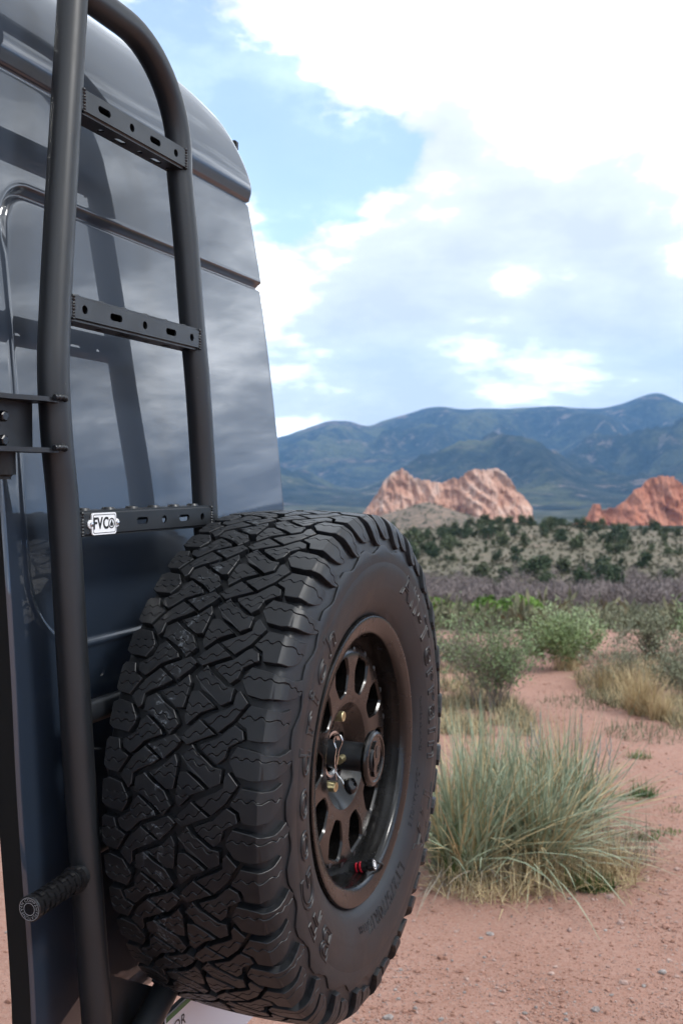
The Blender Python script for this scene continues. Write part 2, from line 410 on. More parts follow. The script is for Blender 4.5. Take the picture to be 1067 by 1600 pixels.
def skirt():
    vs = []; na, nb = 60, 30; D = 800; s = D / 1557
    sil = [(520, 842), (560, 822), (600, 806), (640, 794), (665, 786), (690, 790), (730, 803), (780, 816), (830, 826), (900, 842)]
    zb = terrain(0, D) - 8
    for i in range(na + 1):
        px = 520 + 380 * i / na; x = (px - 533.5) * s; top = 1.5 + (750 - sinterp(sil, px)) * s
        for j in range(nb + 1):
            t = j / nb; z = zb + (top - zb) * smooth01(t) + 1.2 * fbm((x * .06, t * 4, 2), 4) * (1 - t * .5)
            vs.append((x, D - 110 + t * 140, z))
    W = nb + 1
    fs = [(i * W + j, (i + 1) * W + j, (i + 1) * W + j + 1, i * W + j + 1) for i in range(na) for j in range(nb)]
    m = mat('talus', (0.3, 0.22, 0.16), 0.95, 0, 0.1); k = NT(m); p = k.pos()
    k.color(k.ramp(k.noise(p, 0.22, 6, 0.72), [(0.36, (0.07, 0.065, 0.045)), (0.5, (0.16, 0.125, 0.095)), (0.66, (0.27, 0.185, 0.14))]))
    tag(link('talus_slope', mesh('talus_slope', vs, fs, m, True)), kind='structure')
    r = random.Random(12); bv, bf = [], []
    for _ in range(420):
        i, j = r.randrange(na), r.randrange(nb); p = Vector(vs[i * W + j]) + Vector((r.uniform(-3, 3), r.uniform(-2, 2), 0)); h = r.uniform(.7, 2.6) * (.7 + .6 * r.random() ** 3)
        for _ in range(26):
            v = Vector((r.gauss(0, 1), r.gauss(0, 1), abs(r.gauss(0, 1)))).normalized() * h * (.5 + .5 * r.random()); a = Vector((r.gauss(0, 1), r.gauss(0, 1), r.gauss(0, 1))).normalized(); b = a.orthogonal().normalized(); q = .45; k_ = len(bv)
            bv += [p + v - a * q, p + v + b * q * .6, p + v + a * q, p + v - b * q * .6]; bf.append((k_, k_ + 1, k_ + 2, k_ + 3))
    tag(link('talus_scrub', mesh('talus_scrub', bv, bf, m_leaf('talus_leaf', (0.03, 0.042, 0.02), (0.085, 0.10, 0.05), .8, .5))), 'dark scrub specks on the slope at the foot of the pink rocks', 'scrub', kind='stuff')
skirt()

# ------------------------------------------------------------------ foliage builders
def leaf_cluster_mesh(name, material, n, shape, size, stretch=1.0, twigs=0, twig_mat=None, r=None):
    r = r or rng; vs, fs = [], []
    for _ in range(n):
        c = shape(r); s = size * r.uniform(0.6, 1.4)
        a = Vector((r.gauss(0, 1), r.gauss(0, 1), r.gauss(0, 1))).normalized()
        b = a.cross(Vector((r.gauss(0, 1), r.gauss(0, 1), r.gauss(0, 1)))).normalized()
        k = len(vs)
        vs += [c - a * s * stretch, c + b * s * 0.5, c + a * s * stretch, c - b * s * 0.5]; fs.append((k, k + 1, k + 2, k + 3))
    return mesh(name, vs, fs, material)
def tube_mesh(paths, sides=5):
    vs, fs = [], []
    for pts, rads in paths:
        k0 = len(vs); n = len(pts); up = Vector((0.13, 0.31, 0.94))
        for i in range(n):
            t = (pts[min(i + 1, n - 1)] - pts[max(i - 1, 0)]).normalized()
            a = t.cross(up if abs(t.dot(up)) < 0.95 else Vector((1, 0, 0))).normalized(); b = t.cross(a)
            for q in range(sides):
                w = 2 * math.pi * q / sides; vs.append(pts[i] + (a * math.cos(w) + b * math.sin(w)) * rads[i])
        for i in range(n - 1):
            for q in range(sides):
                fs.append((k0 + i * sides + q, k0 + i * sides + (q + 1) % sides, k0 + (i + 1) * sides + (q + 1) % sides, k0 + (i + 1) * sides + q))
    return vs, fs
def blade(vs, fs, base, d0, length, width, droop, r, segs=4, fold=0.0):
    p = Vector(base); d = d0.normalized(); side = d.cross(Vector((0, 0, 1)))
    if side.length < 1e-3: side = Vector((1, 0, 0))
    side.normalize(); side = (side + Vector((r.gauss(0, .3), r.gauss(0, .3), r.gauss(0, .3)))).normalized()
    k = len(vs)
    for i in range(segs + 1):
        t = i / segs; w = width * (1 - t ** 1.6) * 0.5 + 0.0002
        vs.append(p - side * w); vs.append(p + side * w)
        if i < segs:
            d = (d + Vector((0, 0, -droop / segs))).normalized(); p = p + d * (length / segs)
    for i in range(segs): fs.append((k + 2 * i, k + 2 * i + 1, k + 2 * i + 3, k + 2 * i + 2))

# ------------------------------------------------------------------ junipers on the far slope
jun_mat = [m_leaf('juniper_green', (0.0174, 0.0326, 0.0152), (0.0631, 0.0892, 0.0391), 0.7, 2.0), m_leaf('juniper_olive', (0.0305, 0.0435, 0.0186), (0.0892, 0.1066, 0.0490), 0.7, 2.0)]
bark = mat('bark', (0.12, 0.09, 0.07), 0.9, 0, 0.2)
def juniper_protos():
    P = []
    for k in range(5):
        r = random.Random(40 + k)
        lob = [(Vector((r.uniform(-.45, .45), r.uniform(-.45, .45), r.uniform(.35, 1.5))), r.uniform(.35, .62)) for _ in range(9)]
        def shape(r_):
            c, s = r_.choice(lob); v = Vector((r_.gauss(0, 1), r_.gauss(0, 1), r_.gauss(0, 1))).normalized() * (r_.random() ** 0.4)
            v.z *= 1.15; return c + v * s
        crown = leaf_cluster_mesh('crown', jun_mat[k % 2], 420, shape, 0.15, 1.0, r=r)
        tv, tf = tube_mesh([([Vector((0, 0, -0.3)), Vector((.04, 0, .4)), Vector((.0, .06, 1.3))], [0.11, 0.08, 0.03])], 6)
        P.append((crown, mesh('trunk', tv, tf, bark)))
    return P
JP = juniper_protos()
def juniper(x, y, h):
    k = rng.randrange(5); e = empty('juniper', (x, y, terrain(x, y) - 0.05), rng.uniform(0, 6.28))
    s = h / 2.0; e.scale = (s * rng.uniform(.9, 1.3), s * rng.uniform(.9, 1.3), s)
    link('crown', JP[k][0], e); link('trunk', JP[k][1], e)
    tag(e, 'small dark green juniper dotted over the far slope below the rocks', 'juniper', 'junipers on the far slope')
cnt = 0
for i in range(3000):
    px = rng.uniform(560, 1110); y = rng.uniform(118, 262)
    x = (px - 533.5) / 1557 * y
    dens = 0.30 + 0.34 * smooth01((y - 140) / 60) + 0.75 * noise.noise(Vector((x * 0.05, y * 0.04, 8)))
    if px > 820 and y < 215: dens -= 0.16
    if rng.random() > dens * 0.27: continue
    juniper(x, y, (0.9 + 2.6 * rng.random() ** 1.5)); cnt += 1
    if cnt >= 270: break

# ------------------------------------------------------------------ scrub on the slope (no one could count it)
def scrub_stuff(name, label, material, n, region, h, size, quads, dens=None, seed=1):
    r = random.Random(seed); vs, fs = [], []
    for _ in range(n):
        px, y = r.uniform(*region[0]), r.uniform(*region[1]); x = (px - 533.5) / 1557 * y
        if dens and r.random() > dens(px, y, x): continue
        z = terrain(x, y); hh = h * r.uniform(.6, 1.35); wd = hh * r.uniform(.8, 1.4)
        for _ in range(quads):
            v = Vector((r.gauss(0, 1), r.gauss(0, 1), abs(r.gauss(0, 1)))).normalized() * (0.35 + 0.65 * r.random())
            c = Vector((x + v.x * wd * .6, y + v.y * wd * .6, z + v.z * hh))
            a = (v + Vector((r.gauss(0, .5), r.gauss(0, .5), r.gauss(0, .5) + .4))).normalized()
            b = a.cross(Vector((r.gauss(0, 1), r.gauss(0, 1), r.gauss(0, 1)))).normalized()
            s = size * r.uniform(.6, 1.5); k = len(vs)
            vs += [c - a * s, c + b * s * .28, c + a * s, c - b * s * .28]; fs.append((k, k + 1, k + 2, k + 3))
    tag(link(name, mesh(name, vs, fs, material)), label, name.replace('_', ' '), kind='stuff')
oak = m_leaf('bare_oak', (0.1046, 0.0837, 0.0837), (0.1967, 0.1632, 0.1548), 0.9, 0.6)
scrub_stuff('oak_scrub', 'belt of leafless grey-purple oak scrub across the valley', oak, 3900, ((180, 1300), (62, 146)), 1.5, 0.17, 80,
            lambda px, y, x: 0.95 if (y < 130 + 46 * noise.noise(Vector((x * .06, 3, 0))) + 20 * noise.noise(Vector((x * .2, y * .1, 5)))) else 0.14, 3)
sage = m_leaf('sage_tufts', (0.0614, 0.0645, 0.0381), (0.1382, 0.1228, 0.0768), 0.9, 0.8)
scrub_stuff('sage_scrub', 'low grey-green sage tufts scattered over the far slope', sage, 4600, ((200, 1300), (126, 262)), 0.55, 0.22, 16, None, 5)
near_sage = m_leaf('near_sage', (0.0792, 0.0900, 0.0540), (0.1800, 0.1692, 0.1044), 0.9, 6)
scrub_stuff('valley_brush', 'low olive brush covering the ground beyond the path', near_sage, 1700, ((220, 1300), (10.2, 60)), 0.40, 0.07, 70, lambda px, y, x: 0.95 if y > 13 else (0.35 if px > 640 else .8), 9)

# bright green bushes in the valley
gb = m_leaf('spring_leaves', (0.0745, 0.1490, 0.0218), (0.1739, 0.2881, 0.0546), 0.6, 3)
def green_bush(px, y, h, w, label, seed):
    r = random.Random(seed); x = (px - 533.5) / 1557 * y
    e = empty('green_bush', (x, y, terrain(x, y)))
    lob = [(Vector((r.uniform(-.5, .5) * w, r.uniform(-.3, .3) * w, r.uniform(.35, .8) * h)), r.uniform(.18, .32) * min(w, h * 1.2)) for _ in range(9)]
    def shape(r_):
        c, s = r_.choice(lob); return c + Vector((r_.gauss(0, 1), r_.gauss(0, 1), r_.gauss(0, 1))).normalized() * s * r_.random() ** .4
    link('crown', leaf_cluster_mesh('crown', gb, 1500, shape, 0.075, r=r), e)
    tv, tf = tube_mesh([([Vector((0, 0, -.1)), Vector((r.uniform(-.1, .1), 0, h * .4)), c * .9], [.04, .03, .01]) for c, s in lob[:6]], 5)
    link('stems', mesh('stems', tv, tf, bark), e); tag(e, label, 'bush', 'green bushes in the valley')
green_bush(700, 27, 1.02, 0.8, 'bright green bush in the valley nearest the tyre', 1)
green_bush(765, 28, 1.04, 1.3, 'broad bright green bush in the middle of the valley row', 2)
green_bush(820, 29, 1.08, 1.0, 'bright green bush at the right end of the valley row', 3)

# ------------------------------------------------------------------ feathery shrubs beside the path
def shrub(name, px, py, h, w, stem_m, leaf_m, nstem, leaves, lsize, label, seed, lean=0.0, lstretch=2.2, fine=3):
    h *= .70; r = random.Random(seed); g = ground_at(px, py); g.z = terrain(g.x, g.y)
    e = empty(name, g); paths, tips = [], []
    def grow(p, d, L, rad, lev):
        pts, rads = [p], [rad]; n = 4
        for i in range(n):
            d = (d + Vector((r.gauss(0, .16), r.gauss(0, .16), r.gauss(0, .10) + .04))).normalized(); p = p + d * L / n
            pts.append(p); rads.append(rad * (1 - .75 * (i + 1) / n))
            if lev < fine and i >= 1:
                for _ in range(2 if lev < 2 else 1):
                    q = (d + Vector((r.gauss(0, .42), r.gauss(0, .42), r.gauss(0, .25) + .1))).normalized()
                    grow(p, q, L * r.uniform(.42, .62), rad * .5, lev + 1)
            if lev >= 1 or i >= 1: tips.append((p, d))
        paths.append((pts, rads))
    for _ in range(nstem):
        a = r.uniform(0, 6.28); t = r.uniform(.15, .95)
        d = Vector((math.cos(a) * w / h * t * 1.1 + lean, math.sin(a) * w / h * t * 1.1, 1)).normalized()
        grow(Vector((r.gauss(0, .14) * w, r.gauss(0, .14) * w, -.02)), d, h * r.uniform(.35, .8), 0.0042 * h / .7, 0)
    tv, tf = tube_mesh(paths, 4); link('stems', mesh('stems', tv, tf, stem_m), e)
    if leaves:
        vs, fs = [], []
        for _ in range(leaves):
            p, d = r.choice(tips); c = p + Vector((r.gauss(0, .018), r.gauss(0, .018), r.gauss(0, .018)))
            a = (d + Vector((r.gauss(0, .6), r.gauss(0, .6), r.gauss(0, .6)))).normalized(); b = a.cross(Vector((r.gauss(0, 1), r.gauss(0, 1), r.gauss(0, 1)))).normalized()
            s = lsize * r.uniform(.6, 1.4); k = len(vs); vs += [c, c + a * s * lstretch * .5 + b * s * .5, c + a * s * lstretch, c + a * s * lstretch * .5 - b * s * .5]; fs.append((k, k + 1, k + 2, k + 3))
        link('leaves', mesh('leaves', vs, fs, leaf_m), e)
    tag(e, label, 'shrub'); return e
stem_m = mat('grey_stem', (0.16, 0.135, 0.12), 0.9, 0, 0.2)
feather = m_leaf('feathery_leaves', (0.1346, 0.1966, 0.0880), (0.2950, 0.3571, 0.1915), 0.65, 14)
greyleaf = m_leaf('grey_leaves', (0.1440, 0.1575, 0.1035), (0.2700, 0.2835, 0.1845), 0.7, 14)
olive = m_leaf('olive_leaves', (0.0810, 0.1305, 0.0450), (0.1890, 0.2430, 0.0990), 0.65, 14)
shrub('feathery_shrub', 772, 1108, 0.80, 0.46, stem_m, feather, 34, 6500, 0.0095, 'airy pale green shrub with thin stems just behind the yucca clump', 21)
shrub('olive_shrub', 862, 1046, 0.52, 0.42, stem_m, olive, 16, 4200, 0.012, 'rounded olive green shrub at the bend of the red path', 22)
shrub('bare_shrub', 958, 1072, 0.50, 0.36, stem_m, greyleaf, 18, 1500, 0.008, 'mostly bare grey twiggy shrub right of the path bend', 23)
shrub('grey_shrub', 1062, 1088, 0.52, 0.34, stem_m, greyleaf, 14, 2600, 0.010, 'grey-green shrub at the right edge behind the straw grass', 24)
shrub('olive_shrub', 905, 1030, 0.55, 0.5, stem_m, feather, 15, 3600, 0.012, 'pale green shrub between the olive shrub and the bare twiggy shrub', 25)
shrub('olive_shrub', 1010, 1030, 0.50, 0.5, stem_m, greyleaf, 15, 2800, 0.012, 'grey-green shrub behind the bare twiggy shrub', 26)
shrub('olive_shrub', 700, 1040, 0.36, 0.4, stem_m, greyleaf, 12, 2600, 0.011, 'low grey-green shrub half hidden behind the tyre', 27)
shrub('olive_shrub', 1100, 1030, 0.62, 0.5, stem_m, feather, 15, 3000, 0.012, 'taller pale green shrub at the right edge far behind the straw grass', 28)

# ------------------------------------------------------------------ yucca clump, grasses
yuc_g = m_leaf('yucca_green', (0.1386, 0.1852, 0.1136), (0.3464, 0.3873, 0.2740), 0.5, 9)
straw = m_leaf('straw', (0.3208, 0.2381, 0.1215), (0.5638, 0.4568, 0.2722), 0.75, 12)
weed = m_leaf('weed_green', (0.0396, 0.0828, 0.0180), (0.1080, 0.1728, 0.0468), 0.6, 20)
grey_dead = m_leaf('dead_leaves', (0.1656, 0.1366, 0.1035), (0.3312, 0.2857, 0.2236), 0.85, 14)
def rosette(name, px, py, n, length, width, label, seed, ndead=90, spread=1.15, up=0.25):
    r = random.Random(seed); g = ground_at(px, py); g.z = terrain(g.x, g.y); e = empty(name, g)
    for nm, cnt_, mt, lk in (('green_leaves', n, yuc_g, 1.0), ('straw_leaves', int(n * .50), straw, .92), ('dead_leaves', ndead, grey_dead, .6)):
        vs, fs = [], []
        for _ in range(cnt_):
            a = r.uniform(0, 6.283); t = r.random() ** .8 * spread
            if nm == 'dead_leaves': t = r.uniform(1.0, 1.6)
            d = Vector((math.cos(a) * math.sin(t), math.sin(a) * math.sin(t), math.cos(t) + up * .2))
            q_ = r.uniform(0, 6.283); b = Vector((math.cos(q_) * r.uniform(0, .13), math.sin(q_) * r.uniform(0, .13), r.uniform(-.01, .06)))
            blade(vs, fs, b, d, length * lk * r.uniform(.55, 1.1), width * r.uniform(.6, 1.2), r.uniform(.0, .38) * (1 + t) + (r.random() < .12) * .5, r, 5)
        link(nm, mesh(nm, vs, fs, mt), e)
    tag(e, label, 'yucca', 'yucca clump beside the wheel'); return e
rosette('yucca', 722, 1368, 320, 0.61, 0.0085, 'upright blue-green yucca closest to the tyre', 31, 90, 1.0)
rosette('yucca', 835, 1352, 470, 0.56, 0.0085, 'largest spreading yucca with straw leaves in the middle of the clump', 32, 170, 1.35)
rosette('yucca', 770, 1300, 320, 0.54, 0.0085, 'yucca at the back of the clump behind the other two', 33, 90, 1.15)
rosette('yucca', 885, 1290, 300, 0.53, 0.008, 'straw-tipped yucca leaning over the path at the clump right end', 34, 120, 1.35)
def tuft(name, px, py, n, length, width, mt, label, seed, spread=0.7, radius=0.05, droop=.5, cat='grass tuft', group=None, minr=0.0):
    r = random.Random(seed); g = ground_at(px, py); g.z = terrain(g.x, g.y) - 0.004; e = g
    vs, fs = [], []
    for _ in range(n):
        a = r.uniform(0, 6.283); t = r.random() * spread; q = radius * r.random() ** .5; b = r.uniform(0, 6.283)
        d = Vector((math.cos(a) * math.sin(t), math.sin(a) * math.sin(t), math.cos(t)))
        blade(vs, fs, Vector((math.cos(b) * q * 1.5, math.sin(b) * q, 0)), d, length * r.uniform(.4, 1.15), width * r.uniform(.6, 1.3), r.uniform(.1, 1.0) * droop, r, 4)
    o = link(name, mesh(name, vs, fs, mt), None, g); tag(o, label, cat, group); return o
tuft('straw_grass', 900, 1372, 900, 0.22, 0.0026, straw, 'dry straw grass spilling from the right foot of the yucca clump', 41, 1.25, 0.16, 1.0)
tuft('straw_grass', 775, 1390, 760, 0.17, 0.0026, straw, 'matted straw grass along the front foot of the yucca clump', 42, 1.4, 0.15, 1.2)
tuft('straw_grass', 960, 1345, 380, 0.19, 0.0022, grey_dead, 'pale dry grass at the path side of the yucca clump', 43, 1.1, 0.11, 0.9)
tuft('green_weed', 922, 1388, 420, 0.075, 0.0045, weed, 'bright green weed at the front foot of the yucca clump', 44, 1.2, 0.065, 0.8, 'weed')
tuft('green_grass', 716, 1384, 60, 0.24, 0.0042, weed, 'fresh green grass blades at the foot of the yucca beside the tyre', 45, 0.5, 0.03, 0.4)
tuft('straw_grass', 800, 1235, 260, 0.30, 0.0024, straw, 'tall straw grass standing behind the yucca clump', 46, 0.5, 0.24, 0.3)
tuft('straw_grass', 880, 1240, 220, 0.26, 0.0024, straw, 'straw grass behind the right end of the yucca clump', 47, 0.6, 0.17, 0.4)
tuft('straw_grass', 1003, 1118, 420, 0.33, 0.0045, straw, 'golden bunch grass on the bank right of the path', 48, 0.75, 0.06, 0.5)
tuft('straw_grass', 1032, 1126, 260, 0.22, 0.004, straw, 'small golden bunch grass at the right edge beside the bank', 49, 0.7, 0.05, 0.5)
tuft('straw_grass', 962, 1080, 320, 0.26, 0.004, straw, 'straw grass under the bare twiggy shrub', 50, 0.8, 0.10, 0.5)
tuft('straw_grass', 884, 1046, 240, 0.20, 0.005, straw, 'small straw tuft at the far bend of the path', 51, 0.8, 0.07, 0.5)
tuft('low_grass', 930, 1100, 420, 0.075, 0.004, near_sage, 'low grey-green grass along the right bank of the path', 52, 1.1, 0.24, 0.6)
tuft('low_grass', 1035, 1150, 420, 0.085, 0.004, near_sage, 'low grey-green grass on the bank at the right edge', 53, 1.1, 0.24, 0.6)
for i, (px, py, n, l, lab) in enumerate(((997, 1186, 120, .055, 'small green tuft alone on the red path above the others'), (1003, 1246, 160, .09, 'thin green grass tuft on the path level with the yucca top'),
        (1002, 1312, 140, .035, 'flat green weed on the path right of the clump'), (1040, 1304, 120, .03, 'flat green weed at the right edge of the path'), (975, 1250, 90, .05, 'tiny green weed on the path beside the yucca tips'),
        (1052, 1268, 60, .03, 'sparse green sprig at the right edge of the path'))):
    tuft('green_weed', px, py, n, l, 0.0035, weed, lab, 60 + i, 1.2, 0.045, 0.7, 'weed')
tuft('straw_grass', -12, 1300, 420, 0.30, 0.003, near_sage, 'dry grass seen past the left edge of the van door', 70, 0.9, 0.16, 0.6)
tuft('straw_grass', 10, 1235, 320, 0.32, 0.003, straw, 'taller dry grass farther back past the left edge of the van door', 71, 0.9, 0.16, 0.6)
# grey dead stalks rising from the clump
def stalks():
    data = [((833, 1240), (845, 1112)), ((828, 1250), (830, 1128)), ((905, 1230), (908, 1115)), ((950, 1230), (954, 1150)), ((930, 1240), (938, 1148))]
    labs = ['forked grey dead stalk standing tall in the yucca clump', 'short grey dead stalk left of the forked one', 'thin brown dead stalk in the straw right of centre', 'thin brown dead stalk at the path end of the clump', 'leaning grey dead stalk between the two brown ones']
    sm = mat('dead_stalk', (0.30, 0.28, 0.28), 0.8, 0, .2)
    for (b, t), lab in zip(data, labs):
        g = ground_at(*b); r_ = ray(*t); s = g.y / r_.y; top = Vector((r_.x * s, g.y, 1.5 + r_.z * s)) - g
        pts = [top * (i / 5) + Vector((.004 * math.sin(i * 2.1), 0, 0)) for i in range(6)]
        P_ = [(pts, [.0055 - .0006 * i for i in range(6)]), ([pts[3], pts[3] + Vector((-.018, .0, .05)), pts[3] + Vector((-.02, 0, .09))], [.004, .003, .0015])]
        v, f = tube_mesh(P_, 5); o = link('dead_stalk', mesh('dead_stalk', v, f, sm), None, g); tag(o, lab, 'stalk')
stalks()

# ------------------------------------------------------------------ low grass on the banks of the path
def ground_cover():
    r = random.Random(77); vs, fs, mi = [], [], []
    n = 0
    while n < 15000:
        px, py = r.uniform(640, 1130), r.uniform(1022, 1150)
        g = ground_at(px, py)
        edge = interp([(1022, 905), (1060, 900), (1095, 915), (1120, 1000), (1150, 1085)], py) + 26 * noise.noise(Vector((g.x * 2, g.y * 2, 4)))
        left = interp([(1022, 700), (1060, 752), (1100, 800), (1150, 850)], py) + 26 * noise.noise(Vector((g.x * 2, g.y * 2, 7)))
        if left < px < edge: continue
        if noise.noise(Vector((g.x * 3.1, g.y * 3.1, 2))) < -.12: continue
        a = r.uniform(0, 6.283); t = r.uniform(.1, 1.1); k = len(fs)
        blade(vs, fs, Vector((g.x, g.y, terrain(g.x, g.y) - .003)), Vector((math.cos(a) * math.sin(t), math.sin(a) * math.sin(t), math.cos(t))), r.uniform(.03, .13), r.uniform(.002, .005), r.uniform(.1, .8), r, 3)
        mi += [0 if r.random() < .6 else 1] * (len(fs) - k); n += 1
    m = mesh('bank_grass', vs, fs); m.materials.append(near_sage); m.materials.append(straw); m.polygons.foreach_set('material_index', mi)
    tag(link('bank_grass', m), 'thin low grass covering both banks of the red path', 'grass', kind='stuff')
ground_cover()

# ------------------------------------------------------------------ gravel
def gravel():
    r = random.Random(5); vs, fs, mi = [], [], []
    ico = bmesh.new(); bmesh.ops.create_icosphere(ico, subdivisions=1, radius=1); iv = [v.co.copy() for v in ico.verts]; jf = [[v.index for v in f.verts] for f in ico.faces]; ico.free()
    ov = [Vector(p) for p in ((1, 0, 0), (-1, 0, 0), (0, 1, 0), (0, -1, 0), (0, 0, 1), (0, 0, -1))]; of = [(0, 2, 4), (2, 1, 4), (1, 3, 4), (3, 0, 4), (2, 0, 5), (1, 2, 5), (3, 1, 5), (0, 3, 5)]
    n = 0
    while n < 52000:
        y = 2.3 + 5.5 * r.random() ** 1.9
        px = r.uniform(545, 1120) if r.random() < .86 else r.uniform(-60, 545)
        x = (px - 533.5) / 1557 * y
        patch = .5 + .9 * noise.noise(Vector((x * 1.7, y * 1.7, 3.3))) + .5 * noise.noise(Vector((x * 6, y * 6, 1.3)))
        if r.random() > .35 + patch: continue
        big = r.random() < .18
        s = (0.0030 + 0.0050 * r.random() ** 4 + (r.uniform(.003, .010) if r.random() < .03 else 0)) if big else r.uniform(.0013, .0032)
        z = terrain(x, y); q = Matrix.Rotation(r.uniform(0, 6.28), 3, 'Z') @ Matrix.Rotation(r.uniform(0, 6.28), 3, 'X')
        sc = Vector((r.uniform(.7, 1.4), r.uniform(.7, 1.2), r.uniform(.45, .9))); k = len(vs)
        for v in (iv if big else ov):
            w = q @ (v * r.uniform(.75, 1.2)); vs.append((x + w.x * sc.x * s, y + w.y * sc.y * s, z + w.z * sc.z * s + s * .25))
        c = r.choices((0, 1, 2), (6, 3, .8))[0]
        for f in (jf if big else of): fs.append([k + i for i in f]); mi.append(c)
        n += 1
    m = mesh('gravel', vs, fs)
    for nm, c1, c2 in (('stone_red', (0.22, 0.115, 0.083), (0.42, 0.24, 0.185)), ('stone_pink', (0.28, 0.18, 0.15), (0.44, 0.33, 0.285)), ('stone_grey', (0.18, 0.155, 0.145), (0.38, 0.34, 0.32))):
        m.materials.append(m_leaf(nm, c1, c2, .9, 60))
    m.polygons.foreach_set('material_index', mi)
    tag(link('gravel', m), 'loose red and pink gravel lying over the dirt path', 'gravel', kind='stuff')
gravel()
# ------------------------------------------------------------------ vehicle materials
u0, n0, z0 = None, None, None
N_FL = -0.575                                        # plane of the outer rim flange
_h = hit(573, 1184, N_FL)
HUBP = (_h[0], N_FL - 0.118, _h[2])                  # centre of the tyre (u, n, z)
HUB = vw(*HUBP)
PAINT = m_paint(); POW = m_powder(); RUB = m_rubber(); TRD = m_tread(); RIM = m_rim()
TRIM = mat('black_trim', (0.012, 0.012, 0.012), 0.55, 0, 0.4)
ZINC = mat('zinc_plate', (0.62, 0.55, 0.32), 0.28, 0.9); STEEL = mat('bare_steel', (0.62, 0.61, 0.60), 0.22, 1.0)
ALU = mat('machined_alu', (0.72, 0.72, 0.72), 0.25, 1.0); WHITE = mat('white_enamel', (0.72, 0.73, 0.75), 0.3, 0, 0.5)
INK = mat('black_ink', (0.008, 0.008, 0.008), 0.4); GREEN = mat('plate_green', (0.03, 0.13, 0.04), 0.4)
REDA = mat('red_anodised', (0.42, 0.015, 0.03), 0.25, 0.7); GLOSSB = mat('gloss_black', (0.008, 0.008, 0.009), 0.22)
GREYP = mat('grey_print', (0.28, 0.28, 0.29), 0.5); PWHITE = mat('plate_white', (0.66, 0.66, 0.70), 0.35)

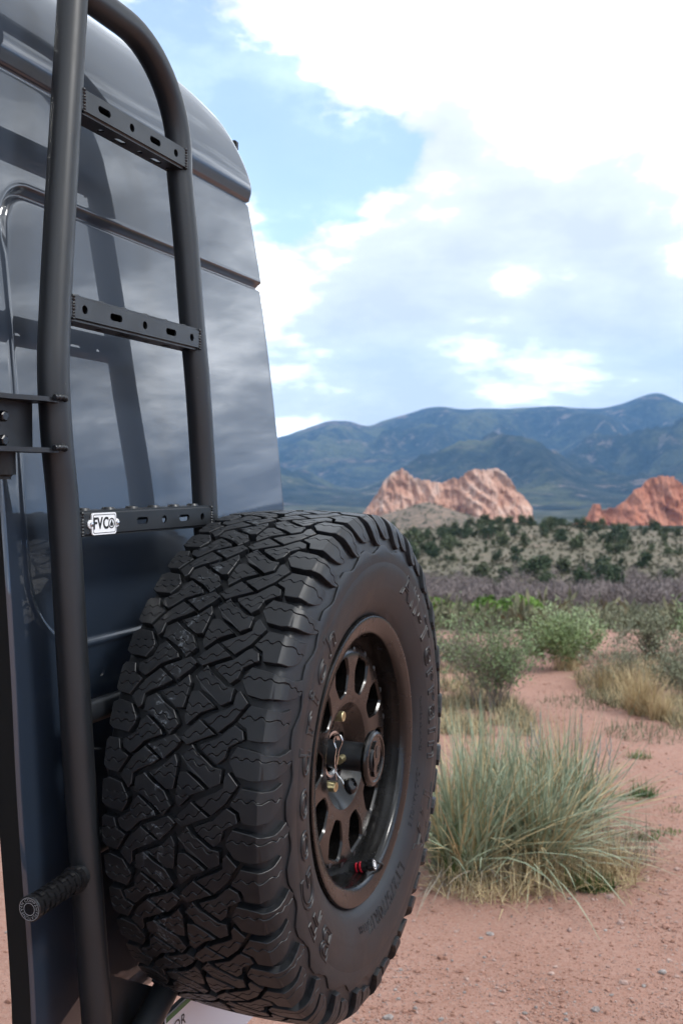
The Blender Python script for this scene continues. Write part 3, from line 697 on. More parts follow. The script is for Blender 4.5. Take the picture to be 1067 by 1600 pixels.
# ------------------------------------------------------------------ van rear door (a real shell with thickness)
def build_van():
    fr = Frame('van', 1.07, -0.92, 0.66)
    prof = [(0.655, -0.900), (0.72, -0.893), (0.95, -0.893), (1.20, -0.900), (1.50, -0.920), (1.72, -0.937), (1.90, -0.955), (2.02, -0.970), (2.085, -0.979)]
    cap = [(2.0895, -0.9765), (2.12, -0.9685), (2.165, -0.972), (2.21, -0.984), (2.252, -1.006), (2.288, -1.040), (2.315, -1.085), (2.333, -1.15), (2.342, -1.25), (2.345, -1.36)]
    def umin(z): return 1.064 + 0.026 * smooth01((1.15 - z) / 0.5)
    def umax(z): return sinterp([(0.6, 1.975), (1.2, 1.970), (1.5, 1.958), (1.9, 1.928), (2.1, 1.908), (2.35, 1.895)], z)
    RX0, RX1, RZ0, RZ1 = 1.112, 2.4, 1.262, 1.912
    def recess(u, z):
        rc = 0.11 if z < 1.5 else 0.06
        dx = max(RX0 + rc - u, u - (RX1 - rc), 0); dz = max(RZ0 + rc - z, z - (RZ1 - rc), 0)
        d = math.hypot(dx, dz) - rc
        if dx == 0 and dz == 0: d = -0.05
        return d
    def surf(u, z):
        n = sinterp(prof, z)
        d = recess(u, z); n -= 0.0055 * smooth01((0.004 - d) / 0.008)
        n += 0.0022 * math.exp(-((d - 0.006) / 0.004) ** 2)
        g = (d if z > 1.75 else 1) / 0.0070; n -= 0.0095 * math.exp(-min(g * g * g * g, 50)) * smooth01((z - 1.80) / 0.08)
        w = (z - 2.0885) / 0.0045; n -= 0.010 * math.exp(-w * w)
        n += 0.0015 * fbm((u * 1.6, z * 1.3, 4.4), 2)
        return n
    def edge(t):                                    # rounded right-hand edge
        return t
    zs = []; z = 0.655
    while z < 2.0885:
        zs.append(z); fine = abs(z - 1.915) < 0.03 or z > 2.06 or abs(z - RZ0 - .03) < .05 or abs(z - RZ1) < .02
        z += 0.0018 if fine else 0.005
    rows = [('d', z) for z in zs] + [('c', i / 70) for i in range(71)]
    NU = 280; er = 0.016
    us = [i / NU for i in range(NU + 1)]
    capz = [(i, c[0]) for i, c in enumerate(cap)]; capn = [(i, c[1]) for i, c in enumerate(cap)]
    def point(kind, v, t, back=0.0):
        if kind == 'd':
            a, b = umin(v), umax(v); u = a + (b - a) * t; n, zz = surf(u, v), v
            R_ = er
        else:
            i = v * (len(cap) - 1); zz = sinterp(capz, i); n = sinterp(capn, i)
            a, b = umin(zz), umax(min(zz, 2.35)); u = a + (b - a) * t
            R_ = er + 0.07 * smooth01((zz - 2.10) / 0.16)
            q = max(0.0, (u - (b - 0.30)) / 0.30)
            zz -= (zz - 2.093) * 0.20 * q ** 2.6
        if u > b - R_:
            k = min(1.0, (u - (b - R_)) / R_); n -= R_ * (1 - math.sqrt(max(0, 1 - k * k)))
        if u < a + 0.006:
            k = 1 - (u - a) / 0.006; n -= 0.004 * (1 - math.sqrt(max(0, 1 - k * k)))
        if kind == 'd' and v < 0.69: n -= 0.02 * (1 - math.sqrt(max(0, 1 - ((0.69 - v) / 0.035) ** 2)))
        return (u, n - back, zz)
    tt = [1 - (1 - t) ** 1.0 for t in us]
    tt = tt[:-1] + [1 - er / 0.86 * (1 - k / 8) ** 2 * 0.5 for k in range(1, 8)] + [1.0]
    tt = sorted(set(tt))
    vs = [point(k, v, t) for k, v in rows for t in tt]; W = len(tt)
    fs = [(j * W + i, j * W + i + 1, (j + 1) * W + i + 1, (j + 1) * W + i) for j in range(len(rows) - 1) for i in range(W - 1)]
    m = mesh('door_skin', [fr.loc(v) for v in vs], fs, PAINT, True)
    link('door_skin', m, fr.o)
    # inner frame of the door: black edge and back
    rb = rows[::12] + ([rows[-1]] if (len(rows) - 1) % 12 else []); tb = [0.0, 0.02, 0.25, 0.5, 0.75, 0.97, 1.0]
    vs, fs = [], []
    for k, v in rb:
        for t in tb:
            p = point(k, v, t); vs.append((p[0] + (0.0025 if t == 0 else -0.0025 if t == 1 else 0), sinterp(prof, min(v, 2.08)) - 0.040 if k == 'd' else min(p[1], -0.975) - 0.040, p[2]))
    Wb = len(tb)
    for j in range(len(rb) - 1):
        for i in range(Wb - 1): fs.append((j * Wb + i, (j + 1) * Wb + i, (j + 1) * Wb + i + 1, j * Wb + i + 1))
    off = len(vs)
    for side, t in ((0, 0.0), (Wb - 1, 1.0)):
        k0 = len(vs)
        for j, (k, v) in enumerate(rb):
            p = point(k, v, t); du = 0.0025 if side == 0 else -0.0025
            vs += [(p[0] + du, p[1] - 0.0005, p[2]), vs[j * Wb + side]]
        for j in range(len(rb) - 1):
            a = k0 + 2 * j; fs.append((a, a + 1, a + 3, a + 2))
    k0 = len(vs)
    for t in tb:
        p = point('d', 0.655, t); vs += [(p[0], p[1], p[2] + .002), vs[tb.index(t)]]
    for i in range(Wb - 1):
        a = k0 + 2 * i; fs.append((a, a + 1, a + 3, a + 2))
    m = mesh('door_frame', [fr.loc(v) for v in vs], fs, TRIM); auto_smooth(m, 30); link('door_frame', m, fr.o)
    # short piece of roof rail seal showing past the corner, and a door hinge under the ladder bracket
    def box(name, a, b, mt, parent=None):
        bm = bmesh.new(); bmesh.ops.create_cube(bm, size=1)
        for v in bm.verts: v.co = Vector([lerp(a[i], b[i], v.co[i] + .5) for i in range(3)])
        bmesh.ops.bevel(bm, geom=list(bm.edges), offset=min(abs(b[i] - a[i]) for i in range(3)) * .2, segments=2, affect='EDGES')
        for v in bm.verts: v.co = Vector(fr.loc(v.co))
        me = bpy.data.meshes.new(name); bm.to_mesh(me); bm.free(); me.materials.append(mt); auto_smooth(me, 30); return link(name, me, parent or fr.o)
    q = hit(369, 228, -1.035); box('roof_seal', (q[0] - .012, -1.045, q[2] - .012), (q[0] + .004, -1.03, q[2] + .010), TRIM)
    hz = hit(12, 722, -0.89)
    bm = bmesh.new(); bmesh.ops.create_cone(bm, cap_ends=True, segments=28, radius1=0.021, radius2=0.021, depth=0.045)
    bmesh.ops.bevel(bm, geom=[e for e in bm.edges if abs(e.verts[0].co.z - e.verts[1].co.z) < 1e-6], offset=.006, segments=3, affect='EDGES')
    for v in bm.verts: v.co = Vector(fr.loc((hz[0] - .01 + v.co.x, -0.895 + v.co.y, hz[2] + v.co.z)))
    me = bpy.data.meshes.new('hinge'); bm.to_mesh(me); bm.free(); me.materials.append(TRIM); auto_smooth(me, 30); link('hinge', me, fr.o)
    # the body of the van, standing to the left outside the frame: the open door hangs on its rear corner
    sec = [(-.945, .62), (-.925, .80), (-.925, 1.25), (-.94, 1.6), (-.985, 2.05), (-1.03, 2.3), (-1.10, 2.48), (-1.25, 2.60), (-1.6, 2.66), (-1.95, 2.67), (-2.3, 2.66), (-2.65, 2.60), (-2.80, 2.48), (-2.87, 2.3), (-2.915, 2.05), (-2.96, 1.6), (-2.975, 1.25), (-2.975, .80), (-2.955, .62), (-2.6, .45), (-1.3, .45)]
    us_ = [-4.9, -4.85, -4.2, -3.4, -3.2, 0.985, 1.0]; K = len(sec); vs, fs = [], []
    for u_ in us_:
        fz = interp([(-4.9, .42), (-4.2, .55), (-3.4, .92), (-3.2, 1.0), (1.0, 1.0)], u_); q_ = .97 if u_ in (-4.9, 1.0) else 1.0
        for n_, z_ in sec: vs.append((u_, -1.95 + (n_ + 1.95) * q_, .45 + (z_ - .45) * (fz if z_ > 1.3 else 1) * (1 if z_ <= 1.3 else 1)))
    for j in range(len(us_) - 1):
        for i in range(K): fs.append((j * K + i, j * K + (i + 1) % K, (j + 1) * K + (i + 1) % K, (j + 1) * K + i))
    fs.append(tuple(range(K))); fs.append(tuple((len(us_) - 1) * K + i for i in range(K)))
    fr.part('body', vs, fs, PAINT, 40)
    for wu in (-4.0, -.35):
        for wn in (-1.06, -2.84):
            v, f = sweep([(wu, wn - .12, .40), (wu, wn - .10, .40), (wu, wn + .10, .40), (wu, wn + .12, .40)], [.34, .395, .395, .34], 40); fr.part('wheel', v, f, RUB, 40)
    tag(fr.o, 'dark grey-blue van rear door with pressed grooves behind the black ladder', 'van')
# ------------------------------------------------------------------ generic solid helpers in the van frame
def sweep(pts, rad, sides=28, cap=True):
    vs, fs = [], []; n = len(pts); P = [Vector(p) for p in pts]; ref = None
    for i in range(n):
        t = (P[min(i + 1, n - 1)] - P[max(i - 1, 0)]).normalized()
        if ref is None: ref = t.orthogonal().normalized()
        ref = (ref - t * ref.dot(t)).normalized(); b = t.cross(ref); r = rad[i] if isinstance(rad, (list, tuple)) else rad
        for q in range(sides):
            w = 2 * math.pi * q / sides; vs.append(P[i] + (ref * math.cos(w) + b * math.sin(w)) * r)
    for i in range(n - 1):
        for q in range(sides):
            fs.append((i * sides + q, i * sides + (q + 1) % sides, (i + 1) * sides + (q + 1) % sides, (i + 1) * sides + q))
    if cap: fs.append(tuple(range(sides))[::-1]); fs.append(tuple((n - 1) * sides + q for q in range(sides)))
    return vs, fs
def smooth_path(pts, n=60):
    out = []; P = [Vector(p) for p in pts]; L = [0]
    for a, b in zip(P, P[1:]): L.append(L[-1] + (b - a).length)
    for i in range(n + 1):
        s = L[-1] * i / n; out.append(Vector([sinterp([(L[k], P[k][c]) for k in range(len(P))], s) for c in range(3)]))
    return out
def prism_obj(poly, d0, d1, frame):       # poly in local (a, b); frame maps (a, b, d) to xyz
    n = len(poly); vs = [frame(a, b, d0) for a, b in poly] + [frame(a, b, d1) for a, b in poly]
    fs = [tuple(range(n))[::-1], tuple(range(n, 2 * n))] + [(i, (i + 1) % n, n + (i + 1) % n, n + i) for i in range(n)]
    return vs, fs
def to_bm(vs, fs):
    bm = bmesh.new(); bv = [bm.verts.new(v) for v in vs]
    for f in fs:
        try: bm.faces.new([bv[i] for i in f])
        except ValueError: pass
    bmesh.ops.recalc_face_normals(bm, faces=bm.faces); return bm
def boolean(vs, fs, cutters, op='DIFFERENCE'):
    def tmp(v, f):
        bm = to_bm(v, f); me = bpy.data.meshes.new('t'); bm.to_mesh(me); bm.free(); o = bpy.data.objects.new('t', me); COL.objects.link(o); return o
    o = tmp(vs, fs); cs = []
    for cv, cf in cutters:
        c = tmp(cv, cf); cs.append(c); md = o.modifiers.new('b', 'BOOLEAN'); md.object = c; md.operation = op; md.solver = 'EXACT'
    dg = bpy.context.evaluated_depsgraph_get(); me = bpy.data.meshes.new_from_object(o.evaluated_get(dg))
    for q in cs + [o]:
        me_ = q.data; bpy.data.objects.remove(q); bpy.data.meshes.remove(me_)
    return me
def circle(cx, cy, r, n=20): return [(cx + r * math.cos(2 * math.pi * i / n), cy + r * math.sin(2 * math.pi * i / n)) for i in range(n)]
def slot(cx, cy, L, r, n=8):
    return [(cx + L / 2 + r * math.cos(-math.pi / 2 + math.pi * i / n), cy + r * math.sin(-math.pi / 2 + math.pi * i / n)) for i in range(n + 1)] + \
           [(cx - L / 2 + r * math.cos(math.pi / 2 + math.pi * i / n), cy + r * math.sin(math.pi / 2 + math.pi * i / n)) for i in range(n + 1)]
def text_geo(s, size, extrude=0.0, outline=0.0, align='CENTER', spacing=1.0, shear=0.0, bold=0.0):
    c = bpy.data.curves.new('t', 'FONT'); c.body = s; c.size = size; c.align_x = align; c.align_y = 'CENTER'; c.space_character = spacing; c.shear = shear
    c.resolution_u = 4; c.offset = bold
    if outline: c.fill_mode = 'NONE'; c.bevel_depth = outline; c.bevel_resolution = 1
    else: c.extrude = extrude
    o = bpy.data.objects.new('t', c); COL.objects.link(o); dg = bpy.context.evaluated_depsgraph_get(); me = bpy.data.meshes.new_from_object(o.evaluated_get(dg))
    vs = [v.co.copy() for v in me.vertices]; fs = [tuple(p.vertices) for p in me.polygons]
    bpy.data.objects.remove(o); bpy.data.curves.remove(c); bpy.data.meshes.remove(me); return vs, fs

build_van()

# ------------------------------------------------------------------ ladder
def ladder_n(z): return -0.862 - 0.055 * max(0.0, z - 1.60) + 0.045 * max(0.0, 1.50 - z)
def on_ladder(px, py):
    n = -0.862
    for _ in range(8): p = hit(px, py, n); n = ladder_n(p[2])
    return hit(px, py, n)
TR = 0.0215
def build_ladder():
    fr = Frame('ladder', 1.13, -0.84, 0.66)
    near = [on_ladder(x, y) for x, y in ((118, -90), (114, 0), (102, 200), (93, 360), (86, 500), (84, 580), (89, 680), (100, 800), (112, 1000), (124, 1200), (138, 1400), (153, 1600), (160, 1690))]
    far = [on_ladder(x, y) for x, y in ((322, 820), (318, 740), (309, 600), (300, 500), (291, 380), (285, 290))]
    pn = smooth_path(near, 110); v, f = sweep(pn, TR); fr.part('post', v, f, POW, 30)
    # far post runs up into the bent top rail, down behind the wheel
    a = far[-1]; top = on_ladder(165, 14); zt = top[2]
    du = a[0] - 1.5; bend = []
    r_b = 0.150; uc = a[0] - r_b - .004; zc = zt - r_b
    for k in range(15):
        w = math.pi / 2 * k / 14; bend.append((uc + r_b * math.cos(w), ladder_n(zc + r_b * math.sin(w)), zc + r_b * math.sin(w)))
    nz = min(near, key=lambda p: abs(p[2] - zt))
    rail_end = (nz[0], ladder_n(zt), zt)
    low = far[0]; down = [(low[0] + .012, ladder_n(.9) , 0.80), (low[0] + .008, ladder_n(1.1), 1.1)]
    pts = smooth_path(down + far[:-1] + [(bend[0][0] + .001, bend[0][1], lerp(far[-1][2], bend[0][2], .3))], 60) + [Vector(b) for b in bend] + [Vector(rail_end)]
    v, f = sweep(pts, TR); fr.part('top_bent_post', v, f, POW, 30)
    def u_on(pl, z):
        q = sorted(((p[2], p[0]) for p in pl)); return interp(q, z)
    farl = [tuple(p) for p in pts[:70]]
    rung_defs = [((133, 150), (133, 190), 's h s h', 0), ((118, 466), (118, 506), 'h s h s h', 0), ((128, 798), (128, 838), 's h s h', 1)]
    for (ta, tb, pat, plate) in rung_defs:
        za = on_ladder(*ta)[2]; zb = on_ladder(*tb)[2]; zc = (za + zb) / 2; hh = 0.0182; dd = 0.0192
        ua = u_on([tuple(p) for p in pn], zc) + .004; ub = u_on(farl, zc) - .006; nc = ladder_n(zc); L = ub - ua
        def box(e): return prism_obj([(ua + (0.0 if e == 0 else -.02), zc - hh + e), (ub + (0 if e == 0 else .02), zc - hh + e), (ub + (0 if e == 0 else .02), zc + hh - e), (ua + (0 if e == 0 else -.02), zc + hh - e)], nc - dd + e, nc + dd - e, lambda a_, b_, d_: (a_, d_, b_))
        ov, of = box(0); bm = to_bm(ov, of)
        ed = [e for e in bm.edges if abs(e.verts[0].co.x - e.verts[1].co.x) > .05]
        bmesh.ops.bevel(bm, geom=ed, offset=.004, segments=3, affect='EDGES'); bm.verts.ensure_lookup_table(); bm.verts.index_update()
        ov = [vv.co.copy() for vv in bm.verts]; of = [tuple(q.index for q in ff.verts) for ff in bm.faces]; bm.free()
        cut = [prism_obj([(ua - .02, zc - hh + .0032), (ub + .02, zc - hh + .0032), (ub + .02, zc + hh - .0032), (ua - .02, zc + hh - .0032)], nc - dd + .0032, nc + dd - .0032, lambda a_, b_, d_: (a_, d_, b_)), prism_obj([(ua + .022, zc - hh + .0042), (ub - .022, zc - hh + .0042), (ub - .022, zc - .001), (ua + .022, zc - .001)], nc - dd - .02, nc - dd + .006, lambda a_, b_, d_: (a_, d_, b_))]
        seq = pat.split(); clear0, clear1 = ua + .018, ub - .018
        xs = {4: (.20, .44, .66, .87), 5: (.10, .31, .52, .73, .91)}[len(seq)] if not plate else (.42, .585, .745, .90)
        for kind, x in zip(seq, xs):
            cu = ua + L * x
            cut.append(prism_obj(slot(cu, zc, .020, .0052) if kind == 's' else circle(cu, zc, .0062), nc + dd - .008, nc + dd + .008, lambda a_, b_, d_: (a_, d_, b_)))
        for kind, x in zip(('h', 'h', 's', 'h', 's', 'h'), (.08, .27, .44, .62, .78, .92)):
            cu = ua + L * x
            cut.append(prism_obj(slot(cu, nc - .003, .018, .0055) if kind == 's' else circle(cu, nc - .003, .0058), zc - hh - .008, zc - hh + .008, lambda a_, b_, d_: (a_, b_, d_)))
        me = boolean(ov, of, cut); me.materials.clear(); me.materials.append(POW)
        me.transform(Matrix(((1, 0, 0, -fr.b[0]), (0, -1, 0, fr.b[1]), (0, 0, 1, -fr.b[2]), (0, 0, 0, 1)))); auto_smooth(me, 30)
        rg = link('rung', me, fr.o)
        # grip dimples pressed up through the top of the rung
        bv, bf = [], []
        for k in range(6):
            cu = ua + L * (.10 + .16 * k); c = len(bv)
            for ring, (rr, zz) in enumerate(((.0105, 0), (.0085, .0032), (.0055, .0035), (.0045, .001))):
                for q in range(14): bv.append((cu + rr * math.cos(q * math.pi / 7), nc + rr * math.sin(q * math.pi / 7), zc + hh + zz))
            for ring in range(3):
                for q in range(14): bf.append((c + ring * 14 + q, c + ring * 14 + (q + 1) % 14, c + (ring + 1) * 14 + (q + 1) % 14, c + (ring + 1) * 14 + q))
        fr.part('grip_dimples', bv, bf, POW, 30, rg)
        # weld beads where the rung meets the posts
        for uu in (ua + .0105, ub - .006):
            bv, bf = [], []
            pth = [(uu, nc + dd * .96, zc - hh + .001), (uu, nc + dd * .96, zc + hh - .001)]
            P_ = smooth_path(pth, 26); vv, ff = sweep(P_, [0.0026 + .0009 * math.sin(i * 1.9) for i in range(27)], 8); c = len(bv); bv += vv; bf += [tuple(i + c for i in q) for q in ff]
            fr.part('weld_bead', bv, bf, POW, 60, rg)
        if plate:
            pc = (hit(161, 820, nc + dd)[0], zc - .0005); pw, ph = .0285, .0165
            def rr(w, h, r, n=5):
                o = []
                for sx, sz, st in ((1, 1, 0), (-1, 1, 90), (-1, -1, 180), (1, -1, 270)):
                    for i in range(n + 1):
                        w_ = R(st + 90 * i / n); o.append((pc[0] + sx * (w - r) + r * math.cos(w_), pc[1] + sz * (h - r) + r * math.sin(w_)))
                return o
            fmap = lambda a_, b_, d_: (a_, d_, b_)
            y0 = nc + dd + .0008
            v, f = prism_obj(rr(pw, ph * .93, .004), y0, y0 + .0022, fmap); np_ = fr.part('name_plate', v, f, WHITE, 30)
            for sgn in (-1, 1):
                v, f = prism_obj(circle(pc[0] + sgn * (pw + .002), pc[1], .0062, 18), y0 - .0002, y0 + .0019, fmap); fr.part('plate_ear', v, f, WHITE, 30, np_)
                v, f = sweep([(pc[0] + sgn * (pw + .0025), y0 + .001, pc[1]), (pc[0] + sgn * (pw + .0025), y0 + .0042, pc[1]), (pc[0] + sgn * (pw + .0025), y0 + .0052, pc[1])], [.0036, .0034, .0015], 16); fr.part('rivet', v, f, STEEL, 40, np_)
            o_, i_ = rr(pw - .0022, ph * .93 - .0022, .003), rr(pw - .0030, ph * .93 - .0030, .0025); n = len(o_); yy = y0 + .0026
            fr.part('border_line', [fmap(a_, b_, yy) for a_, b_ in o_ + i_], [(i, (i + 1) % n, n + (i + 1) % n, n + i) for i in range(n)], INK, None, np_)
            tv, tf = text_geo('FVC', .0190, .0002, bold=.0005, spacing=1.12); fr.part('lettering', [(pc[0] - .0085 + p.x * 1.0, yy + p.z, pc[1] + p.y * 1.2) for p in tv], tf, INK, None, np_)
            ring_o, ring_i = circle(pc[0] + .0168, pc[1], .0076, 24), circle(pc[0] + .0168, pc[1], .0058, 24)
            fr.part('logo_ring', [fmap(a_, b_, yy) for a_, b_ in ring_o + ring_i], [(i, (i + 1) % 24, 24 + (i + 1) % 24, 24 + i) for i in range(24)], INK, None, np_)
            cx, cy = pc[0] + .0168, pc[1]
            fl = [(cx - .003, cy - .004), (cx + .003, cy - .004), (cx + .0036, cy - .001), (cx + .0016, cy + .002), (cx, cy + .0052), (cx - .0016, cy + .002), (cx - .0036, cy - .001)]
            fr.part('logo_flame', [fmap(a_, b_, yy + .0001) for a_, b_ in fl], [tuple(range(7))], INK, None, np_)
    # hinge bracket of two plates and a bolted web
    for (py0, nm) in ((626, 0), (704, 1)):
        p = on_ladder(70, py0); zz = p[2]; ue = p[0]
        poly = [(ue - .20, -0.903), (ue + .004, -0.885), (ue + .012, -0.862), (ue + .004, -0.842), (ue - .03, -0.838), (ue - .075, -0.853), (ue - .20, -0.858)]
        v, f = prism_obj(poly, zz - .003, zz + .003, lambda a_, b_, d_: (a_, b_, d_)); bp = fr.part('bracket_plate', v, f, POW, 30)
        w = smooth_path([(ue - .012, -.8365, zz + .003), (ue + .006, -.8365, zz + .004), (ue + .017, -.842, zz + .003)], 16); v, f = sweep(w, [.0038 + .0010 * math.sin(i * 1.7) for i in range(17)], 10); fr.part('weld_bead', v, f, POW, 60, bp)
        if nm == 0: ztop = zz
        else: zbot = zz
    ue = on_ladder(70, 664)[0]
    v, f = prism_obj([(ue - .20, zbot + .002), (ue - .002, zbot + .002), (ue - .002, ztop - .002), (ue - .20, ztop - .002)], -.886, -.880, lambda a_, b_, d_: (a_, d_, b_)); web = fr.part('bracket_web', v, f, POW, 30)
    for py in (650, 688):
        p = hit(3, py, -.874); v, f = sweep([(p[0], -.881, p[2]), (p[0], -.868, p[2]), (p[0], -.867, p[2])], [.0072, .0072, .0055], 6); bo = fr.part('bolt', v, f, GLOSSB, 20, web)
    # grip handle
    g0 = on_ladder(130, 1362); dv = Vector((-1, 0.05, 0.0)).normalized(); b0 = Vector(g0) + Vector((-.012, 0.006, 0))
    v, f = sweep([b0, b0 + dv * .022], .0145, 24); fr.part('handle_stub', v, f, POW, 30)
    L = .112; pts, rads = [], []
    for i, (s, r) in enumerate(((.012, .0150), (.013, .0188), (.020, .0188), (.021, .0135), (L - .008, .0135), (L - .007, .0165), (L, .0165), (L + .001, .015))): pts.append(b0 + dv * s); rads.append(r)
    v, f = sweep(pts, rads, 32); gp = fr.part('handle_grip', v, f, GLOSSB, 30)
    ax1 = dv.orthogonal().normalized(); ax2 = dv.cross(ax1)
    bv, bf = [], []
    for ring in range(7):
        for k in range(7):
            w = 2 * math.pi * (k + .5 * (ring % 2)) / 7; s0 = .0255 + ring * .0112
            c = len(bv); hw = .30; 
            for (ds, rr_) in ((0, .0130), (0, .0158), (.0072, .0158), (.0072, .0130)):
                for q in (-1, -.33, .33, 1): bv.append(b0 + dv * (s0 + ds) + (ax1 * math.cos(w + q * hw) + ax2 * math.sin(w + q * hw)) * rr_)
            for a_ in range(3):
                for b_ in range(3): bf.append((c + a_ * 4 + b_, c + a_ * 4 + b_ + 1, c + (a_ + 1) * 4 + b_ + 1, c + (a_ + 1) * 4 + b_))
            bf += [(c, c + 4, c + 8, c + 12), (c + 3, c + 7, c + 11, c + 15)]
    fr.part('grip_ribs', bv, bf, GLOSSB, 25, gp)
    e = b0 + dv * (L + .0016); ring = []
    right = Vector((0, 0, 1)).cross(dv).normalized() * -1; upv = Vector((0, 0, 1))
    right = Vector((0, 1, 0)) - dv * dv.y; right.normalize()
    def rim_ring(r0, r1, nm):
        n = 36; vs_ = [e + (right * math.cos(2 * math.pi * i / n) + upv * math.sin(2 * math.pi * i / n)) * r for r in (r0, r1) for i in range(n)]
        fr.part(nm, vs_, [(i, (i + 1) % n, n + (i + 1) % n, n + i) for i in range(n)], GREYP, None, gp)
    rim_ring(.0147, .0140, 'cap_ring'); rim_ring(.0082, .0074, 'cap_ring')
    for s, mid in (('VAN COMPANY', 90), ('FLATLINE', 270)):
        tv, tf = text_geo(s, .0052, 0.0, spacing=1.2); o_ = []
        for p in tv:
            w = R(mid) - p.x / .0112; rr_ = .0112 + p.y; o_.append(e + (right * math.cos(w) + upv * math.sin(w)) * rr_ - dv * -.0001)
        fr.part('cap_lettering', o_, tf, GREYP, None, gp)
    # cross tubes and mounting plate behind the wheel
    for py in (1118, 1330):
        p = on_ladder(125, py); q = (HUBP[0] + .05, p[1], p[2]); v, f = sweep([p, q], .0165, 20); fr.part('cross_tube', v, f, POW, 30)
    v, f = prism_obj([(HUBP[0] + a_, HUBP[2] + b_) for a_, b_ in circle(0, 0, .11, 32)], ladder_n(HUBP[2]) - .01, ladder_n(HUBP[2]) + .03, lambda a_, b_, d_: (a_, d_, b_)); fr.part('wheel_mount', v, f, POW, 30)
    g = [on_ladder(x, y) for x, y in ((160, 1515), (182, 1527), (238, 1543), (262, 1560), (215, 1650), (165, 1650))]
    nn = ladder_n(.72) + .006
    g = [hit(x, y, nn) for x, y in ((158, 1508), (182, 1526), (238, 1541), (262, 1558), (205, 1660), (165, 1660))]
    v, f = prism_obj([(p[0], p[2]) for p in g], nn - .005, nn, lambda a_, b_, d_: (a_, d_, b_)); gs = fr.part('gusset', v, f, POW, 30)
    fl = [hit(x, y, nn + .0006) for x, y in ((199, 1557), (203, 1572), (207, 1580), (204, 1592), (212, 1586), (208, 1602), (196, 1612), (191, 1600), (194, 1588), (197, 1575))]
    fr.part('flame_emblem', fl, [tuple(range(len(fl)))], INK, None, gs)
    a_, b_ = hit(262, 1540, nn + .02), hit(196, 1660, nn + .02)
    v, f = sweep(smooth_path([(a_[0] + .10, a_[1] - .02, a_[2] + .03), a_, b_], 24), .020, 24); fr.part('lower_tube', v, f, POW, 30)
    tag(fr.o, 'black powder-coated tube ladder with three perforated rungs fixed to the van door', 'ladder')
build_ladder()

# ------------------------------------------------------------------ spare wheel
WF = Frame('spare_wheel', *HUBP)
WP = [(-235.0/2 + 235.0/2, 0)]
def side_curve():
    pts = [(.1175, .3915), (.1225, .3862), (.1272, .3755), (.1318, .3592), (.1362, .3400), (.1395, .3180), (.1382, .2980), (.1345, .2790), (.1290, .2620), (.1230, .2490), (.1185, .2425), (.1150, .2375), (.1120, .2345)]
    P = [Vector((a, b, 0)) for a, b in pts]; L = [0]
    for a, b in zip(P, P[1:]): L.append(L[-1] + (b - a).length)
    return pts, L
SPT, SL = side_curve()
def prof_point(x):                         # x across the tyre in mm from the inner tread edge, outer sidewall beyond 235
    m = 117.5
    q = x - m; sg = 1 if q >= 0 else -1; q = abs(q)
    if q <= m:
        t = q / 1000; r = 0.3975 - 0.006 * (q / m) ** 2; nx, nr = 2 * 0.006 * q / m / m * 1000 , 1.0
    else:
        l = (q - m) / 1000
        f = lambda l_: (sinterp(list(zip(SL, [p[0] for p in SPT])), l_), sinterp(list(zip(SL, [p[1] for p in SPT])), l_))
        t, r = f(l); t2, r2 = f(l + .001); t1, r1 = f(max(0, l - .001)); nx, nr = -(r2 - r1), (t2 - t1)
        if l < 0.012:
            k = l / 0.012; nx, nr = lerp(0.10 * .002, nx, smooth01(k)), lerp(.002, nr, smooth01(k))
    k = math.hypot(nx, nr); return sg * t, r, sg * nx / k, nr / k
RC = 0.4086
def tmap(x, s, h, th0=math.pi):            # unrolled tyre coordinates (mm) to wheel-local xyz
    t, r, nt, nr = prof_point(x); t += nt * h / 1000; r += nr * h / 1000
    th = th0 - s / 1000 / RC
    return (r * math.cos(th), -t, r * math.sin(th))
PITCH_MM, KROT, TW = 107.0, 125.0, 235.0
NP = 24; STEP = 2 * math.pi / NP; SFAC = (STEP * RC * 1000) / PITCH_MM
half = {
 'A': [(0,20),(0,50),(10,55),(32,50),(43,32),(42,24),(34,11),(8,14)],
 'B': [(0,71),(0,104),(4,109),(21,108),(25,94),(39,86),(24,63),(6,65)],
 'D1': [(29,60),(45,85),(64,102),(88,87),(77,80),(58,71),(49,65),(48,50),(43,45)],
 'D2': [(69,105),(90,114),(107,122),(118,114),(111,104),(94,88)],
 'E1': [(53,42),(54,60),(67,67),(82,56),(100,47),(111,29),(99,14),(93,21),(66,40)],
 'E2': [(27,1),(38,7),(47,13),(51,28),(60,36),(85,19),(88,13),(62,2),(47,-13),(42,-16),(30,-10)],
 'E3': [(74,70),(95,79),(112,96),(117,86),(115,62),(113,51),(103,50),(86,61)]}
OUT_A = [(225,72),(203,76),(192,93),(193,101),(201,114),(227,110),(238,107),(250,107),(262,111),(273,118),(279,106),(276,95),(264,85),(250,78),(238,74)]
OUT_B = [(231,16),(214,17),(210,31),(196,39),(211,62),(229,60),(239,59),(250,61),(260,66),(265,69),(268,54),(264,38),(254,26),(243,18)]
def zig(x, c, amp, per, ph=0.0, slope=0.0):
    t = ((x / per + ph) % 1.0); tri = 4 * abs(t - .5) - 1
    tri = max(-.55, min(.55, tri)) / .55
    return c + amp * tri + slope * x
SIPES = {'A': [(26, 1.6, 15, .2, .0), (38, 1.4, 13, .6, .0)], 'B': [(79, 2.2, 17, .1, 0), (93, 1.6, 14, .4, 0)],
 'D1': [(47.5, 2.6, 20, .2, .55)], 'D2': [(73, 2.4, 18, .1, .35)], 'E1': [(62, 2.4, 18, .2, -.28), (49, 2.2, 16, .5, -.28)],
 'E2': [(-8, 2.4, 18, .3, .30), (3, 2.2, 18, .6, .32)], 'E3': [(64, 2.2, 16, .3, .05), (76, 1.8, 14, .3, .05)]}
